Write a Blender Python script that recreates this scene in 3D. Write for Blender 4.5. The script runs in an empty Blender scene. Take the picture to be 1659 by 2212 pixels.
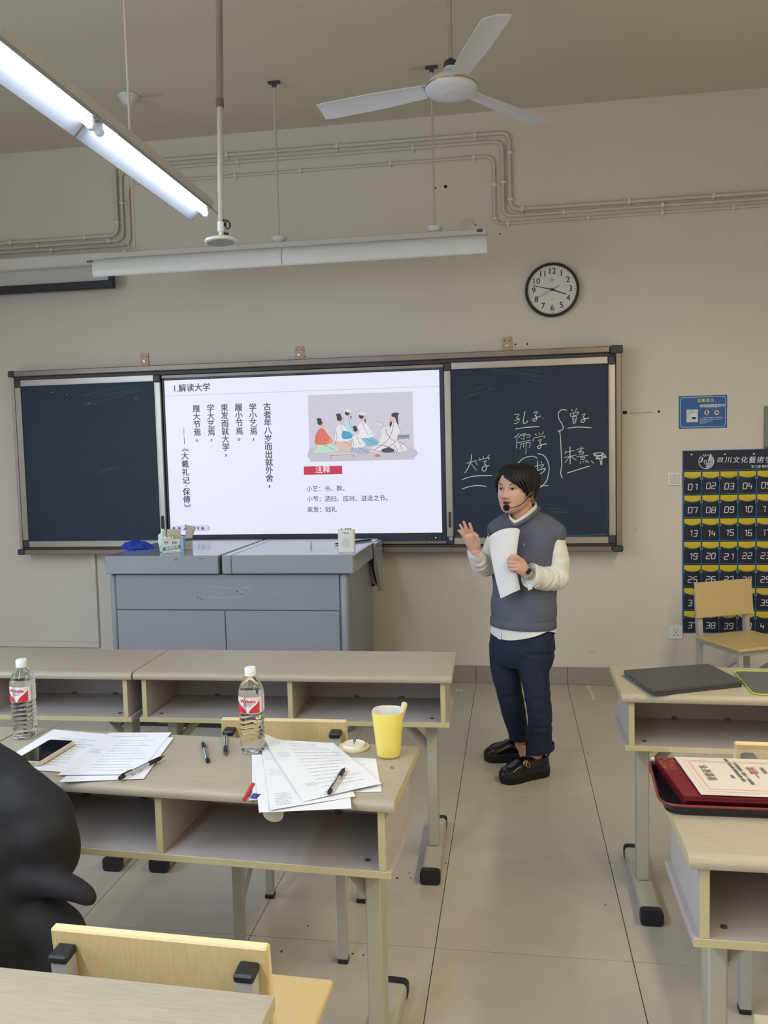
import bpy, math, random
import numpy as np
from mathutils import Matrix, Vector, Euler
random.seed(7)
np.random.seed(7)
S = bpy.context.scene
COL = S.collection
R_ = math.radians

# ------------------------------------------------------------------ camera
CAM_LOC = (0.2581816, -5.4718275, 1.5496793)
YAW, PITCH, ROLL, FPX = -0.15513416, -0.07132688, -0.02417371, 1784.3723
def cam_axes():
    cy, sy, cp, sp, cr, sr = math.cos(YAW), math.sin(YAW), math.cos(PITCH), math.sin(PITCH), math.cos(ROLL), math.sin(ROLL)
    f = np.array([sy*cp, cy*cp, sp]); r = np.array([cy, -sy, 0.0]); u = np.cross(r, f)
    return cr*r + sr*u, -sr*r + cr*u, f
RR, UU, FF = cam_axes()
cd = bpy.data.cameras.new('camera')
cam = bpy.data.objects.new('camera', cd); COL.objects.link(cam)
cd.sensor_fit = 'VERTICAL'; cd.sensor_height = 36.0; cd.sensor_width = 27.0
cd.lens = FPX/2212*36.0
cd.clip_start = 0.02; cd.clip_end = 60
cam.matrix_world = Matrix(((RR[0], UU[0], -FF[0], CAM_LOC[0]), (RR[1], UU[1], -FF[1], CAM_LOC[1]),
                           (RR[2], UU[2], -FF[2], CAM_LOC[2]), (0, 0, 0, 1)))
S.camera = cam
# survey of the photograph: pixel -> point on a world plane (used to read sizes off the photo)
def _up(x, y, k, v):
    d = FF*FPX + RR*(x-829.5) - UU*(y-1106)
    t = (v - CAM_LOC[k])/d[k]
    return Vector([CAM_LOC[i] + t*d[i] for i in range(3)])
def PX(x, y, v): return _up(x, y, 0, v)
def PY(x, y, v): return _up(x, y, 1, v)
def PZ(x, y, v): return _up(x, y, 2, v)

# ------------------------------------------------------------------ light
w = bpy.data.worlds.new('world'); S.world = w; w.use_nodes = True
w.node_tree.nodes['Background'].inputs[0].default_value = (0.55, 0.6, 0.7, 1)
w.node_tree.nodes['Background'].inputs[1].default_value = 0.25
def area(name, loc, sx, sy, power, col, rot=(0, 0, 0), spread=180):
    l = bpy.data.lights.new(name, 'AREA'); l.shape = 'RECTANGLE'; l.size = sx; l.size_y = sy
    l.energy = power; l.color = col; l.spread = R_(spread)
    o = bpy.data.objects.new(name, l); COL.objects.link(o); o.location = loc; o.rotation_euler = rot
    return o
# the other fluorescent rows of the room, over and behind the photographer
area('lamp_light', (-1.25, -5.9, 2.74), 0.16, 3.6, 92, (0.74, 0.86, 1.0))
area('lamp_light', (1.75, -4.9, 2.74), 0.16, 5.6, 95, (1.0, 0.87, 0.58))
area('lamp_light', (-3.6, -4.6, 2.74), 0.16, 4.4, 62, (0.70, 0.84, 1.0))
# cool side fill added at the left wall; the window there is invented
area('side_fill_light', (-4.16, -5.4, 1.95), 1.7, 3.0, 92, (0.62, 0.79, 1.0), (0, -math.pi/2, 0))
S.view_settings.view_transform = 'Standard'
S.view_settings.look = 'None'
S.view_settings.gamma = 1.0
S.view_settings.use_curve_mapping = False
S.view_settings.exposure = 0.0

# ------------------------------------------------------------------ helpers
def lin(c):
    return tuple((v/12.92 if v <= 0.04045 else ((v+0.055)/1.055)**2.4) for v in [x/255.0 for x in c])
MATS = {}
def mat(name, rgb, rough=0.5, metal=0.0, var=0.0, vscale=8.0, stretch=(1, 1, 1), bump=0.0, bscale=60.0, emit=0.0,
        spec=0.5, alpha=1.0, trans=0.0, ior=1.45, coat=0.0, rvar=0.0, detail=4.0):
    if name in MATS: return MATS[name]
    m = bpy.data.materials.new(name); m.use_nodes = True
    nt = m.node_tree; b = nt.nodes['Principled BSDF']
    col = (*lin(rgb), 1)
    b.inputs['Base Color'].default_value = col
    b.inputs['Roughness'].default_value = rough
    b.inputs['Metallic'].default_value = metal
    b.inputs['Specular IOR Level'].default_value = spec
    b.inputs['IOR'].default_value = ior
    b.inputs['Transmission Weight'].default_value = trans
    b.inputs['Alpha'].default_value = alpha
    b.inputs['Coat Weight'].default_value = coat
    if emit > 0:
        b.inputs['Emission Color'].default_value = col
        b.inputs['Emission Strength'].default_value = emit
    if var > 0 or bump > 0 or rvar > 0:
        tc = nt.nodes.new('ShaderNodeTexCoord'); mp = nt.nodes.new('ShaderNodeMapping')
        mp.inputs['Scale'].default_value = stretch
        oi = nt.nodes.new('ShaderNodeObjectInfo'); mu = nt.nodes.new('ShaderNodeMath'); mu.operation = 'MULTIPLY'
        mu.inputs[1].default_value = 37.0
        nt.links.new(oi.outputs['Random'], mu.inputs[0])
        nt.links.new(tc.outputs['Object'], mp.inputs['Vector'])
        nt.links.new(mu.outputs[0], mp.inputs['Location'])
        if var > 0:
            n = nt.nodes.new('ShaderNodeTexNoise'); n.inputs['Scale'].default_value = vscale
            n.inputs['Detail'].default_value = detail; n.inputs['Roughness'].default_value = 0.6
            nt.links.new(mp.outputs[0], n.inputs['Vector'])
            mr = nt.nodes.new('ShaderNodeMapRange'); mr.inputs['From Min'].default_value = 0.25; mr.inputs['From Max'].default_value = 0.75
            mr.inputs['To Min'].default_value = 1-var; mr.inputs['To Max'].default_value = 1+var
            nt.links.new(n.outputs['Fac'], mr.inputs['Value'])
            mx = nt.nodes.new('ShaderNodeVectorMath'); mx.operation = 'SCALE'
            mx.inputs[0].default_value = col[:3]
            nt.links.new(mr.outputs[0], mx.inputs['Scale'])
            nt.links.new(mx.outputs[0], b.inputs['Base Color'])
            if rvar > 0:
                m2 = nt.nodes.new('ShaderNodeMapRange'); m2.inputs['To Min'].default_value = rough-rvar; m2.inputs['To Max'].default_value = rough+rvar
                nt.links.new(n.outputs['Fac'], m2.inputs['Value']); nt.links.new(m2.outputs[0], b.inputs['Roughness'])
        if bump > 0:
            n2 = nt.nodes.new('ShaderNodeTexNoise'); n2.inputs['Scale'].default_value = bscale; n2.inputs['Detail'].default_value = 3
            nt.links.new(mp.outputs[0], n2.inputs['Vector'])
            bp = nt.nodes.new('ShaderNodeBump'); bp.inputs['Strength'].default_value = bump; bp.inputs['Distance'].default_value = 0.002
            nt.links.new(n2.outputs['Fac'], bp.inputs['Height']); nt.links.new(bp.outputs[0], b.inputs['Normal'])
    MATS[name] = m
    return m

def chamfer_box(sx, sy, sz, b):
    hx, hy, hz = sx/2, sy/2, sz/2
    b = min(b, hx*.98, hy*.98, hz*.98)
    V, idx = [], {}
    for x in (-1, 1):
        for y in (-1, 1):
            for z in (-1, 1):
                for a in range(3):
                    p = [x*(hx-b), y*(hy-b), z*(hz-b)]
                    p[a] = (x*hx, y*hy, z*hz)[a]
                    idx[(x, y, z, a)] = len(V); V.append(tuple(p))
    F = []
    def add(f):
        c = [sum(V[i][k] for i in f)/len(f) for k in range(3)]
        a, q, r = V[f[0]], V[f[1]], V[f[2]]
        n = Vector([q[k]-a[k] for k in range(3)]).cross(Vector([r[k]-a[k] for k in range(3)]))
        F.append(f if n.dot(Vector(c)) > 0 else f[::-1])
    for a in range(3):
        u, v = [k for k in range(3) if k != a]
        for s in (-1, 1):
            q = []
            for (i, j) in ((-1, -1), (1, -1), (1, 1), (-1, 1)):
                k = [0, 0, 0]; k[a] = s; k[u] = i; k[v] = j
                q.append(idx[(*k, a)])
            add(q)
        for i in (-1, 1):
            for j in (-1, 1):
                k0 = [0, 0, 0]; k0[u] = i; k0[v] = j
                k1 = list(k0); k0[a] = -1; k1[a] = 1
                add([idx[(*k0, u)], idx[(*k1, u)], idx[(*k1, v)], idx[(*k0, v)]])
    for x in (-1, 1):
        for y in (-1, 1):
            for z in (-1, 1):
                add([idx[(x, y, z, 0)], idx[(x, y, z, 1)], idx[(x, y, z, 2)]])
    return V, F

class MB:
    def __init__(s): s.V = []; s.F = []; s.I = []
    def add(s, V, F, M=None, mi=0):
        o = len(s.V)
        s.V += [tuple(M @ Vector(v)) for v in V] if M is not None else [tuple(v) for v in V]
        s.F += [tuple(i+o for i in f) for f in F]; s.I += [mi]*len(F)
        return s
    def box(s, x0, x1, y0, y1, z0, z1, bev=0.0, M=None, mi=0):
        sx, sy, sz = abs(x1-x0), abs(y1-y0), abs(z1-z0)
        T = Matrix.Translation(((x0+x1)/2, (y0+y1)/2, (z0+z1)/2))
        if M is not None: T = M @ T
        if bev > 0:
            V, F = chamfer_box(sx, sy, sz, bev)
        else:
            V = [(x*sx/2, y*sy/2, z*sz/2) for x in (-1, 1) for y in (-1, 1) for z in (-1, 1)]
            F = [(0, 1, 3, 2), (4, 6, 7, 5), (0, 4, 5, 1), (2, 3, 7, 6), (0, 2, 6, 4), (1, 5, 7, 3)]
        return s.add(V, F, T, mi)
    def tube(s, pts, r, n=10, caps=True, mi=0, flat=1.0, up=None, closed=False):
        pts = [Vector(p) for p in pts]; rs = r if hasattr(r, '__len__') else [r]*len(pts)
        k = len(pts); rings = []
        prev = None
        for i, p in enumerate(pts):
            if closed: t = pts[(i+1) % k]-pts[i-1]
            else: t = (pts[min(i+1, k-1)]-pts[max(i-1, 0)])
            t = t.normalized() if t.length > 1e-9 else Vector((0, 0, 1))
            if prev is None:
                a = Vector(up) if up else (Vector((0, 0, 1)) if abs(t.z) < .9 else Vector((1, 0, 0)))
                x = a.cross(t).normalized()
            else:
                x = (prev - t*prev.dot(t)).normalized()
            prev = x; y = t.cross(x)
            rings.append([p + x*(rs[i]*math.cos(2*math.pi*j/n)) + y*(rs[i]*flat*math.sin(2*math.pi*j/n)) for j in range(n)])
        V = [v for q in rings for v in q]; F = []
        for i in range(k if closed else k-1):
            i2 = (i+1) % k
            for j in range(n):
                F.append((i*n+j, i*n+(j+1) % n, i2*n+(j+1) % n, i2*n+j))
        if caps and not closed:
            F.append(tuple(range(n))[::-1]); F.append(tuple((k-1)*n+j for j in range(n)))
        return s.add(V, F, None, mi)
    def cyl(s, p0, p1, r, n=14, r1=None, mi=0): return s.tube([p0, p1], [r, r if r1 is None else r1], n, True, mi)
    def lathe(s, prof, n=24, M=None, mi=0, cap0=True, cap1=True, sq=2.0):
        V = []; F = []
        for r, z in prof:
            for j in range(n):
                a = 2*math.pi*j/n; c, d = math.cos(a), math.sin(a)
                if sq != 2.0:
                    q = (abs(c)**sq+abs(d)**sq)**(-1/sq); c, d = c*q, d*q
                V.append((r*c, r*d, z))
        for i in range(len(prof)-1):
            for j in range(n): F.append((i*n+j, i*n+(j+1) % n, (i+1)*n+(j+1) % n, (i+1)*n+j))
        if cap0: F.append(tuple(range(n))[::-1])
        if cap1: F.append(tuple((len(prof)-1)*n+j for j in range(n)))
        return s.add(V, F, M, mi)
    def prism(s, poly, fn, a, b, mi=0):
        """poly: list of (u,v); fn(u,v,t) -> point; t from a to b"""
        n = len(poly)
        V = [fn(u, v, a) for u, v in poly]+[fn(u, v, b) for u, v in poly]
        F = [tuple(range(n))[::-1], tuple(n+i for i in range(n))]
        for i in range(n): F.append((i, (i+1) % n, n+(i+1) % n, n+i))
        return s.add(V, F, None, mi)
    def poly(s, pts, mi=0): return s.add(pts, [tuple(range(len(pts)))], None, mi)
    def grid(s, fn, nu, nv, M=None, mi=0, thick=0.0):
        V = [fn(i/nu, j/nv) for j in range(nv+1) for i in range(nu+1)]
        F = [(j*(nu+1)+i, j*(nu+1)+i+1, (j+1)*(nu+1)+i+1, (j+1)*(nu+1)+i) for j in range(nv) for i in range(nu)]
        if thick:
            V2 = [Vector(v)-Vector((0, 0, thick)) for v in V]; o = len(V)
            F2 = [tuple(o+i for i in f[::-1]) for f in F]
            ed = [i for i in range(nu+1)]+[(j)*(nu+1)+nu for j in range(1, nv+1)]+[nv*(nu+1)+i for i in range(nu-1, -1, -1)]+[j*(nu+1) for j in range(nv-1, 0, -1)]
            F3 = [(ed[i], o+ed[i], o+ed[(i+1) % len(ed)], ed[(i+1) % len(ed)]) for i in range(len(ed))]
            V = [tuple(v) for v in V]+[tuple(v) for v in V2]; F = F+F2+F3
        return s.add(V, F, M, mi)
    def ribbon(s, pts, w, nrm=(0, -1, 0), mi=0):
        pts = [Vector(p) for p in pts]; N = Vector(nrm); V = []; F = []
        for i, p in enumerate(pts):
            t = (pts[min(i+1, len(pts)-1)]-pts[max(i-1, 0)]).normalized(); q = t.cross(N).normalized()*(w/2)
            V += [p+q, p-q]
        for i in range(len(pts)-1): F.append((2*i, 2*i+1, 2*i+3, 2*i+2))
        return s.add(V, F, None, mi)
    def text(s, body, size, M, align='CENTER', bold=0.0, shear=0.0, spacing=1.0, mi=0, res=2):
        c = bpy.data.curves.new('t', 'FONT'); c.body = body; c.size = size; c.align_x = align; c.align_y = 'CENTER'
        c.shear = shear; c.space_character = spacing; c.resolution_u = res
        o = bpy.data.objects.new('t', c); COL.objects.link(o)
        bpy.context.view_layer.update()
        me = bpy.data.meshes.new_from_object(o.evaluated_get(bpy.context.evaluated_depsgraph_get()))
        VV = [v.co[:] for v in me.vertices]; FF_ = [tuple(p.vertices) for p in me.polygons]
        for q, (dx, dy) in enumerate(((0, 0), (-1, 0), (1, 0), (0, -.7), (0, .7)) if bold > 0 else ((0, 0),)):     # weight: the same strokes laid side by side
            s.add([(x+dx*bold, y+dy*bold, z+.00012*q) for x, y, z in VV], FF_, M, mi)
        bpy.data.objects.remove(o); bpy.data.curves.remove(c); bpy.data.meshes.remove(me)
        return s

def tag(o, label=None, cat=None, group=None, kind=None):
    if label: o['label'] = label
    if cat: o['category'] = cat
    if group: o['group'] = group
    if kind: o['kind'] = kind
    return o
def thing(name, label, cat, loc=(0, 0, 0), rotz=0.0, group=None):
    o = bpy.data.objects.new(name, None); COL.objects.link(o)
    o.empty_display_size = 0.05
    o.location = loc; o.rotation_euler = (0, 0, rotz)
    return tag(o, label, cat, group)
def wmat(o):
    m = Matrix.LocRotScale(o.location, o.rotation_euler, o.scale)
    return wmat(o.parent) @ m if o.parent else m
def obj(name, mb, m, parent=None, smooth=None, world=False, loc=None, kind=None, label=None):
    me = bpy.data.meshes.new(name)
    V = mb.V
    if world and parent is not None:
        inv = wmat(parent).inverted(); V = [tuple(inv @ Vector(v)) for v in V]
    me.from_pydata([tuple(v) for v in V], [], mb.F)
    ms = m if isinstance(m, (list, tuple)) else [m]
    for q in ms: me.materials.append(q)
    if len(ms) > 1: me.polygons.foreach_set('material_index', mb.I)
    if smooth is not None:
        me.shade_smooth(); me.set_sharp_from_angle(angle=R_(smooth))
    me.validate(); me.update()
    o = bpy.data.objects.new(name, me); COL.objects.link(o)
    if parent is not None: o.parent = parent
    if loc is not None: o.location = loc
    if kind: o['kind'] = kind
    if label: o['label'] = label
    return o
def single(name, mb, m, label, cat, smooth=None, group=None):
    """a thing of one mesh: origin moved to the middle of its base"""
    V = np.array([tuple(v) for v in mb.V]); c = (V.min(0)+V.max(0))/2; c[2] = V[:, 2].min()
    mb.V = [tuple(v) for v in (V-c)]
    o = obj(name, mb, m, None, smooth); o.location = c
    return tag(o, label, cat, group)
def copy_tree(o, parent=None):
    c = o.copy(); COL.objects.link(c); c.parent = parent
    for ch in list(o.children): copy_tree(ch, c)
    return c
def share(o, loc, parent=None):
    c = o.copy(); COL.objects.link(c); c.location = loc
    if parent is not None: c.parent = parent
    return c
def frame(o, x, y, z=None):
    """matrix with origin o, axes x, y"""
    x = Vector(x).normalized(); y = Vector(y); y = (y - x*y.dot(x)).normalized(); z = x.cross(y)
    return Matrix(((x[0], y[0], z[0], o[0]), (x[1], y[1], z[1], o[1]), (x[2], y[2], z[2], o[2]), (0, 0, 0, 1)))
def wallM(x, y, z): return frame((x, y, z), (1, 0, 0), (0, 0, 1))   # text reading on the front wall, facing the class
def fillet(pts, r, n=6):
    pts = [Vector(p) for p in pts]; out = [pts[0]]
    for i in range(1, len(pts)-1):
        a, b, c = pts[i-1], pts[i], pts[i+1]
        u = (a-b).normalized(); v = (c-b).normalized(); rr = min(r, (a-b).length*.49, (c-b).length*.49)
        p, q = b+u*rr, b+v*rr
        for k in range(n+1):
            t = k/n; out.append(p*(1-t)**2 + b*2*t*(1-t) + q*t*t)
    out.append(pts[-1]); return out
def rrect(w, h, r, n=5):
    o = []
    for cx, cy, a0 in ((w/2-r, h/2-r, 0), (-w/2+r, h/2-r, 90), (-w/2+r, -h/2+r, 180), (w/2-r, -h/2+r, 270)):
        for k in range(n+1):
            a = R_(a0+90*k/n); o.append((cx+r*math.cos(a), cy+r*math.sin(a)))
    return o
# ------------------------------------------------------------------ materials
M_wall = mat('wall_paint', (213, 206, 195), 0.85, var=0.03, vscale=1.6, bump=0.05, bscale=90)
M_ceil = mat('ceiling_paint', (206, 199, 184), 0.9, var=0.03, vscale=1.2)
M_tile = mat('floor_tile', (184, 176, 164), 0.3, var=0.06, vscale=9, detail=8, spec=0.45, rvar=0.06)
M_grout = mat('grout', (78, 66, 54), 0.9)
M_skirt = mat('skirting_tile', (150, 143, 138), 0.35, var=0.05, vscale=7)
M_top = mat('desk_laminate', (164, 154, 137), 0.42, var=0.13, vscale=26, stretch=(.8, 16, 16), detail=8)
M_edge = mat('desk_edge_band', (184, 172, 134), 0.45, var=0.05, vscale=20, stretch=(1, 10, 10))
M_in = mat('desk_inner_board', (172, 163, 161), 0.55, var=0.04, vscale=6)
M_leg = mat('desk_leg_paint', (172, 168, 154), 0.45, var=0.03, vscale=20)
M_cleg = mat('chair_leg_paint', (176, 175, 172), 0.45)
M_blackp = mat('black_plastic', (30, 31, 35), 0.42)
M_ply = mat('chair_plywood', (206, 182, 132), 0.42, var=0.09, vscale=14, stretch=(14, 14, 1.2), detail=6)
M_plyedge = mat('chair_ply_edge', (224, 204, 160), 0.5, var=0.06, vscale=20, stretch=(1, 14, 14))
M_white = mat('white_enamel', (214, 214, 212), 0.35)
M_whitep = mat('white_plastic', (228, 228, 224), 0.4)
M_alu = mat('aluminium', (176, 170, 164), 0.36, metal=0.75, var=0.08, vscale=3, stretch=(1, 1, 1))
M_alud = mat('aluminium_bronze', (138, 126, 116), 0.4, metal=0.7, var=0.1, vscale=3)
M_dark = mat('dark_grey_plastic', (62, 60, 70), 0.45)
M_board = mat('chalkboard_green', (28, 44, 66), 0.55, var=0.12, vscale=3.2, stretch=(1, 1, 2.2), detail=6)
M_chalk = mat('chalk', (214, 226, 226), 0.9)
M_bezel = mat('display_bezel', (52, 56, 76), 0.35)
M_pod = mat('podium_steel_paint', (140, 146, 156), 0.38, var=0.03, vscale=4, spec=0.5)
M_podtop = mat('podium_top_paint', (150, 156, 166), 0.13, var=0.03, vscale=4, spec=0.6)
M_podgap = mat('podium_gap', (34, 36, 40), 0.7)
M_conduit = mat('conduit_grey', (204, 197, 185), 0.5, var=0.05, vscale=9)
M_clip = mat('conduit_clip', (220, 216, 206), 0.5)
M_rust = mat('zinc_bracket', (186, 160, 138), 0.5, metal=0.3, var=0.12, vscale=30)
M_steel = mat('bright_steel', (200, 200, 200), 0.25, metal=1.0)
M_hole = mat('drill_hole', (38, 36, 34), 0.9)

# ------------------------------------------------------------------ the room
X0, X1, Y0, H = -4.2, 3.0, -7.8, 3.70
def struct(name, mb, m, **k):
    o = obj(name, mb, m, **k); o['kind'] = 'structure'; return o
floor = struct('floor', MB().box(X0, X1, Y0, 0, -0.12, -0.006), M_grout)
tm = MB().box(-.2988, .2988, -.2988, .2988, -0.006, 0.0, 0.0009)
t0 = None
for i in range(-7, 5):
    for j in range(13):
        p = (0.6*i+0.3, -0.6*j-0.3, 0)
        if t0 is None: t0 = obj('tile', tm, M_tile, floor, loc=p)
        else: share(t0, p)
struct('ceiling', MB().box(X0, X1, Y0, 0, H, H+.12), M_ceil)
wall_front = struct('wall_front', MB().box(X0-.15, X1+.15, 0, .15, 0, H), M_wall)
struct('wall_left', MB().box(X0-.15, X0, Y0, 0, 0, H), M_wall)
struct('wall_right', MB().box(X1, X1+.15, Y0, 0, 0, H), M_wall)
struct('wall_back', MB().box(X0-.15, X1+.15, Y0-.15, Y0, 0, H), M_wall)
bb = struct('baseboard_front', MB().box(X0, X1, -.008, -.0005, 0.002, .114), M_grout)
s0 = None
for i in range(-7, 5):
    p = (0.6*i+0.3, -.0085, .0585)
    if s0 is None: s0 = obj('tile', MB().box(-.2985, .2985, -.0045, .0045, -.0575, .0575, .001), M_skirt, bb, loc=p)
    else: share(s0, p)
# small drill holes, plugs and marks in the plaster
def hole(px, py, r, m=M_hole):
    p = PY(px, py, 0)
    obj('drill_hole', MB().lathe([(r, 0), (r*.8, .002)], 10, frame((p.x, -.0002, p.z), (1, 0, 0), (0, 0, 1))), m, wall_front)
for a in ((1113.5, 744, .006), (1139, 743, .006), (941, 406, .006), (962.5, 403, .011), (1423, 889, .008), (1027, 486, .005), (660, 770, .004), (1080, 505, .005)): hole(*a)
p = PY(1350, 891, 0)
obj('wall_plug', MB().box(p.x-.014, p.x+.012, -.006, -.0002, p.z-.01, p.z+.01, .002), M_hole, wall_front)
mk = MB()
for pts in (((1360, 893), (1385, 892), (1410, 890)), ((1370, 1142), (1376, 1146)), ((1273, 1410), (1279, 1408), (1285, 1409))):
    mk.ribbon([PY(x, y, -.0004) for x, y in pts], .004)
obj('scuff_mark', mk, mat('scuff', (150, 138, 124), .9), wall_front)
stain = MB()
for cx, cy, rx, ry in ((1010, 480, 14, 9), (1003, 490, 9, 12), (1022, 474, 7, 5), (1330, 505, 4, 1)):
    stain.poly([PY(cx+rx*math.cos(a)*(1+.2*math.sin(3*a)), cy+ry*math.sin(a)*(1+.2*math.cos(2*a)), -.0004-rx*.0001) for a in [k*.5236 for k in range(12)]])
obj('plaster_stain', stain, mat('stain', (206, 200, 188), .9, var=.15, vscale=40), wall_front)

# ------------------------------------------------------------------ surface conduits on the front wall
def conduit(label, path, r, clips):
    o = thing('conduit_pipe', label, 'pipe', path[0])
    obj('pipe', MB().tube(fillet(path, .06), r, 10), M_conduit, o, 60, world=True)
    for (x, z, horiz) in clips:
        c = MB()
        y = path[0][1]
        if horiz: c.box(x-.009, x+.009, y-r-.003, -.001, z-r-.004, z+r+.004, .003); c.box(x-.007, x+.007, -.008, -.001, z-r-.022, z-r-.002, .002)
        else: c.box(x-r-.004, x+r+.004, y-r-.003, -.001, z-.009, z+.009, .003); c.box(x+r+.002, x+r+.022, -.008, -.001, z-.007, z+.007, .002)
        obj('pipe_clip', c, M_clip, o, world=True)
conduit('grey wall conduit, highest and widest loop of the three above the chalkboard', [(-4.19, -.016, 3.085), (-2.400, -.016, 3.085), (-2.400, -.016, 3.562), (.266, -.016, 3.556), (.266, -.016, 3.076), (2.99, -.016, 3.076)], .0125,
        [(-3.2, 3.085, 1), (-2.64, 3.085, 1), (-2.400, 3.17, 0), (-1.6, 3.561, 1), (-.85, 3.56, 1), (.05, 3.556, 1), (.266, 3.43, 0), (.266, 3.14, 0), (.34, 3.076, 1), (1.0, 3.076, 1), (1.5, 3.076, 1)])
conduit('grey wall conduit, middle pipe of the three bent above the chalkboard', [(-4.19, -.014, 3.049), (-2.360, -.014, 3.049), (-2.360, -.014, 3.512), (.222, -.014, 3.507), (.222, -.014, 3.038), (2.99, -.014, 3.044)], .0105,
        [(-3.0, 3.049, 1), (-2.47, 3.049, 1), (-2.360, 3.3, 0), (-1.53, 3.51, 1), (-.35, 3.508, 1), (.222, 3.25, 0), (.6, 3.039, 1), (1.2, 3.041, 1)])
conduit('thin grey wall conduit, lowest and innermost of the three above the chalkboard', [(-4.19, -.012, 3.018), (-2.312, -.012, 3.018), (-2.312, -.012, 3.424), (.168, -.012, 3.420), (.168, -.012, 2.992), (2.99, -.012, 3.008)], .009,
        [(-2.9, 3.018, 1), (-2.33, 3.03, 1), (-1.55, 3.424, 1), (-1.1, 3.423, 1), (-.5, 3.421, 1), (.04, 3.42, 1), (.168, 3.24, 0), (.168, 3.03, 0), (.25, 2.993, 1), (.75, 2.996, 1), (1.2, 2.998, 1), (1.62, 3.0, 1)])
# shallow white trunking below the left end of the board
o = thing('cable_trunking', 'white wall trunking bent in an L below the chalkboard, left of the podium', 'trunking', (-2.70, -.02, .2))
obj('vertical_channel', MB().box(-2.725, -2.683, -.022, -.001, .245, .885, .004), M_wall, o, world=True)
obj('horizontal_channel', MB().box(-4.19, -2.683, -.022, -.001, .205, .244, .004), M_wall, o, world=True)
# invented window frame on the left wall, out of view, added for the side fill
win = struct('added_window', MB().box(X0, X0+.03, -6.95, -3.85, 1.0, 1.06, .004), M_white)
for a in ((-6.95, -3.85, 2.84, 2.90), (-6.95, -6.89, 1.06, 2.84), (-3.91, -3.85, 1.06, 2.84), (-5.43, -5.37, 1.06, 2.84)):
    obj('added_window_bar', MB().box(X0, X0+.03, a[0], a[1], a[2], a[3], .004), M_white, win)
# ------------------------------------------------------------------ chalkboard assembly
bf = thing('blackboard_housing', 'long bronze aluminium housing of the sliding chalkboards with dark corner caps', 'board housing', (-1.13, -.07, .896))
obj('top_rail', MB().box(-3.16, .865, -.135, -.002, 2.140, 2.178, .004), M_alud, bf, world=True)
obj('top_track', MB().box(-3.18, .91, -.105, -.004, 2.116, 2.139), M_dark, bf, world=True)
obj('bottom_rail', MB().box(-3.145, .872, -.145, -.002, .896, .930, .004), M_alud, bf, world=True)
obj('bottom_track', MB().box(-3.18, .91, -.112, -.004, .931, .944), M_dark, bf, world=True)
obj('side_rail', MB().box(-3.190, -3.168, -.128, -.002, .930, 2.140, .004), M_alu, bf, world=True)
obj('side_rail', MB().box(.902, .937, -.128, -.002, .930, 2.140, .004), M_alud, bf, world=True)
for x0, x1, z0, z1 in ((-3.205, -3.161, 2.137, 2.181), (.866, .944, 2.130, 2.181), (-3.200, -3.146, .893, .933), (.873, .942, .893, .934)):
    obj('corner_cap', MB().box(x0, x1, -.139 if z0 > 2 else -.148, -.002, z0, z1, .007), M_dark, bf, world=True)
obj('back_board', MB().box(-3.168, .902, -.012, -.002, .935, 2.135), M_dark, bf, world=True)

def sliding_board(x0, x1, label):
    o = thing('sliding_chalkboard', label, 'chalkboard', ((x0+x1)/2, -.11, .945))
    z0, z1, w, hgt = .945, 2.116, .043, .044
    obj('writing_surface', MB().box(x0+.02, x1-.02, -.112, -.100, z0+.02, z1-.02), M_board, o, world=True)
    fz = 2.116
    for a in ((x0+.046, x1-.046, z0, z0+hgt), (x0+.046, x1-.046, z1-hgt, z1)):
        f = MB().box(a[0], a[1], -.124, -.098, a[2], a[3], .003)
        g = a[3]-.004 if a[2] < 1.5 else a[2]+.004
        f.box(a[0], a[1], -.1255, -.12, g-.003, g+.003, .001)
        obj('frame_rail', f, M_alu, o, world=True)
    for a in ((x0, x0+w), (x1-w, x1)):
        f = MB().box(a[0], a[1], -.124, -.098, z0+.05, z1-.05, .003)
        g = a[1]-.008 if a[0] == x0 else a[0]+.008
        f.box(g-.002, g+.002, -.1255, -.12, z0+.05, z1-.05, .001)
        obj('frame_stile', f, M_alu, o, world=True)
    for cx in (x0, x1-.046):
        for cz in (z0-.001, z1-.052):
            obj('corner_cap', MB().box(cx, cx+.046, -.126, -.097, cz, cz+.053, .006), M_dark, o, world=True)
    return o
lb = sliding_board(-3.166, -2.094, 'blank green sliding chalkboard on the left of the lit screen')
rb = sliding_board(-.168, .900, 'green sliding chalkboard with handwritten chalk words, behind the teacher')
for ob, x, lock in ((lb, -2.115, 0), (rb, -.147, 1)):
    obj('pull_handle', MB().tube([(x, -.126, 1.06), (x, -.136, 1.07), (x, -.136, 1.145), (x, -.126, 1.155)], .007, 8), M_dark, ob, world=True)
    for z in (1.055, 1.16): obj('screw', MB().cyl((x, -.124, z), (x, -.128, z), .006, 8), M_steel, ob, world=True)
    if lock: obj('lock', MB().lathe([(.013, 0), (.012, .006), (.006, .006), (.005, .003)], 14, frame((x+.006, -.124, .985), (1, 0, 0), (0, 0, 1))), M_steel, ob, 40, world=True)
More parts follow.
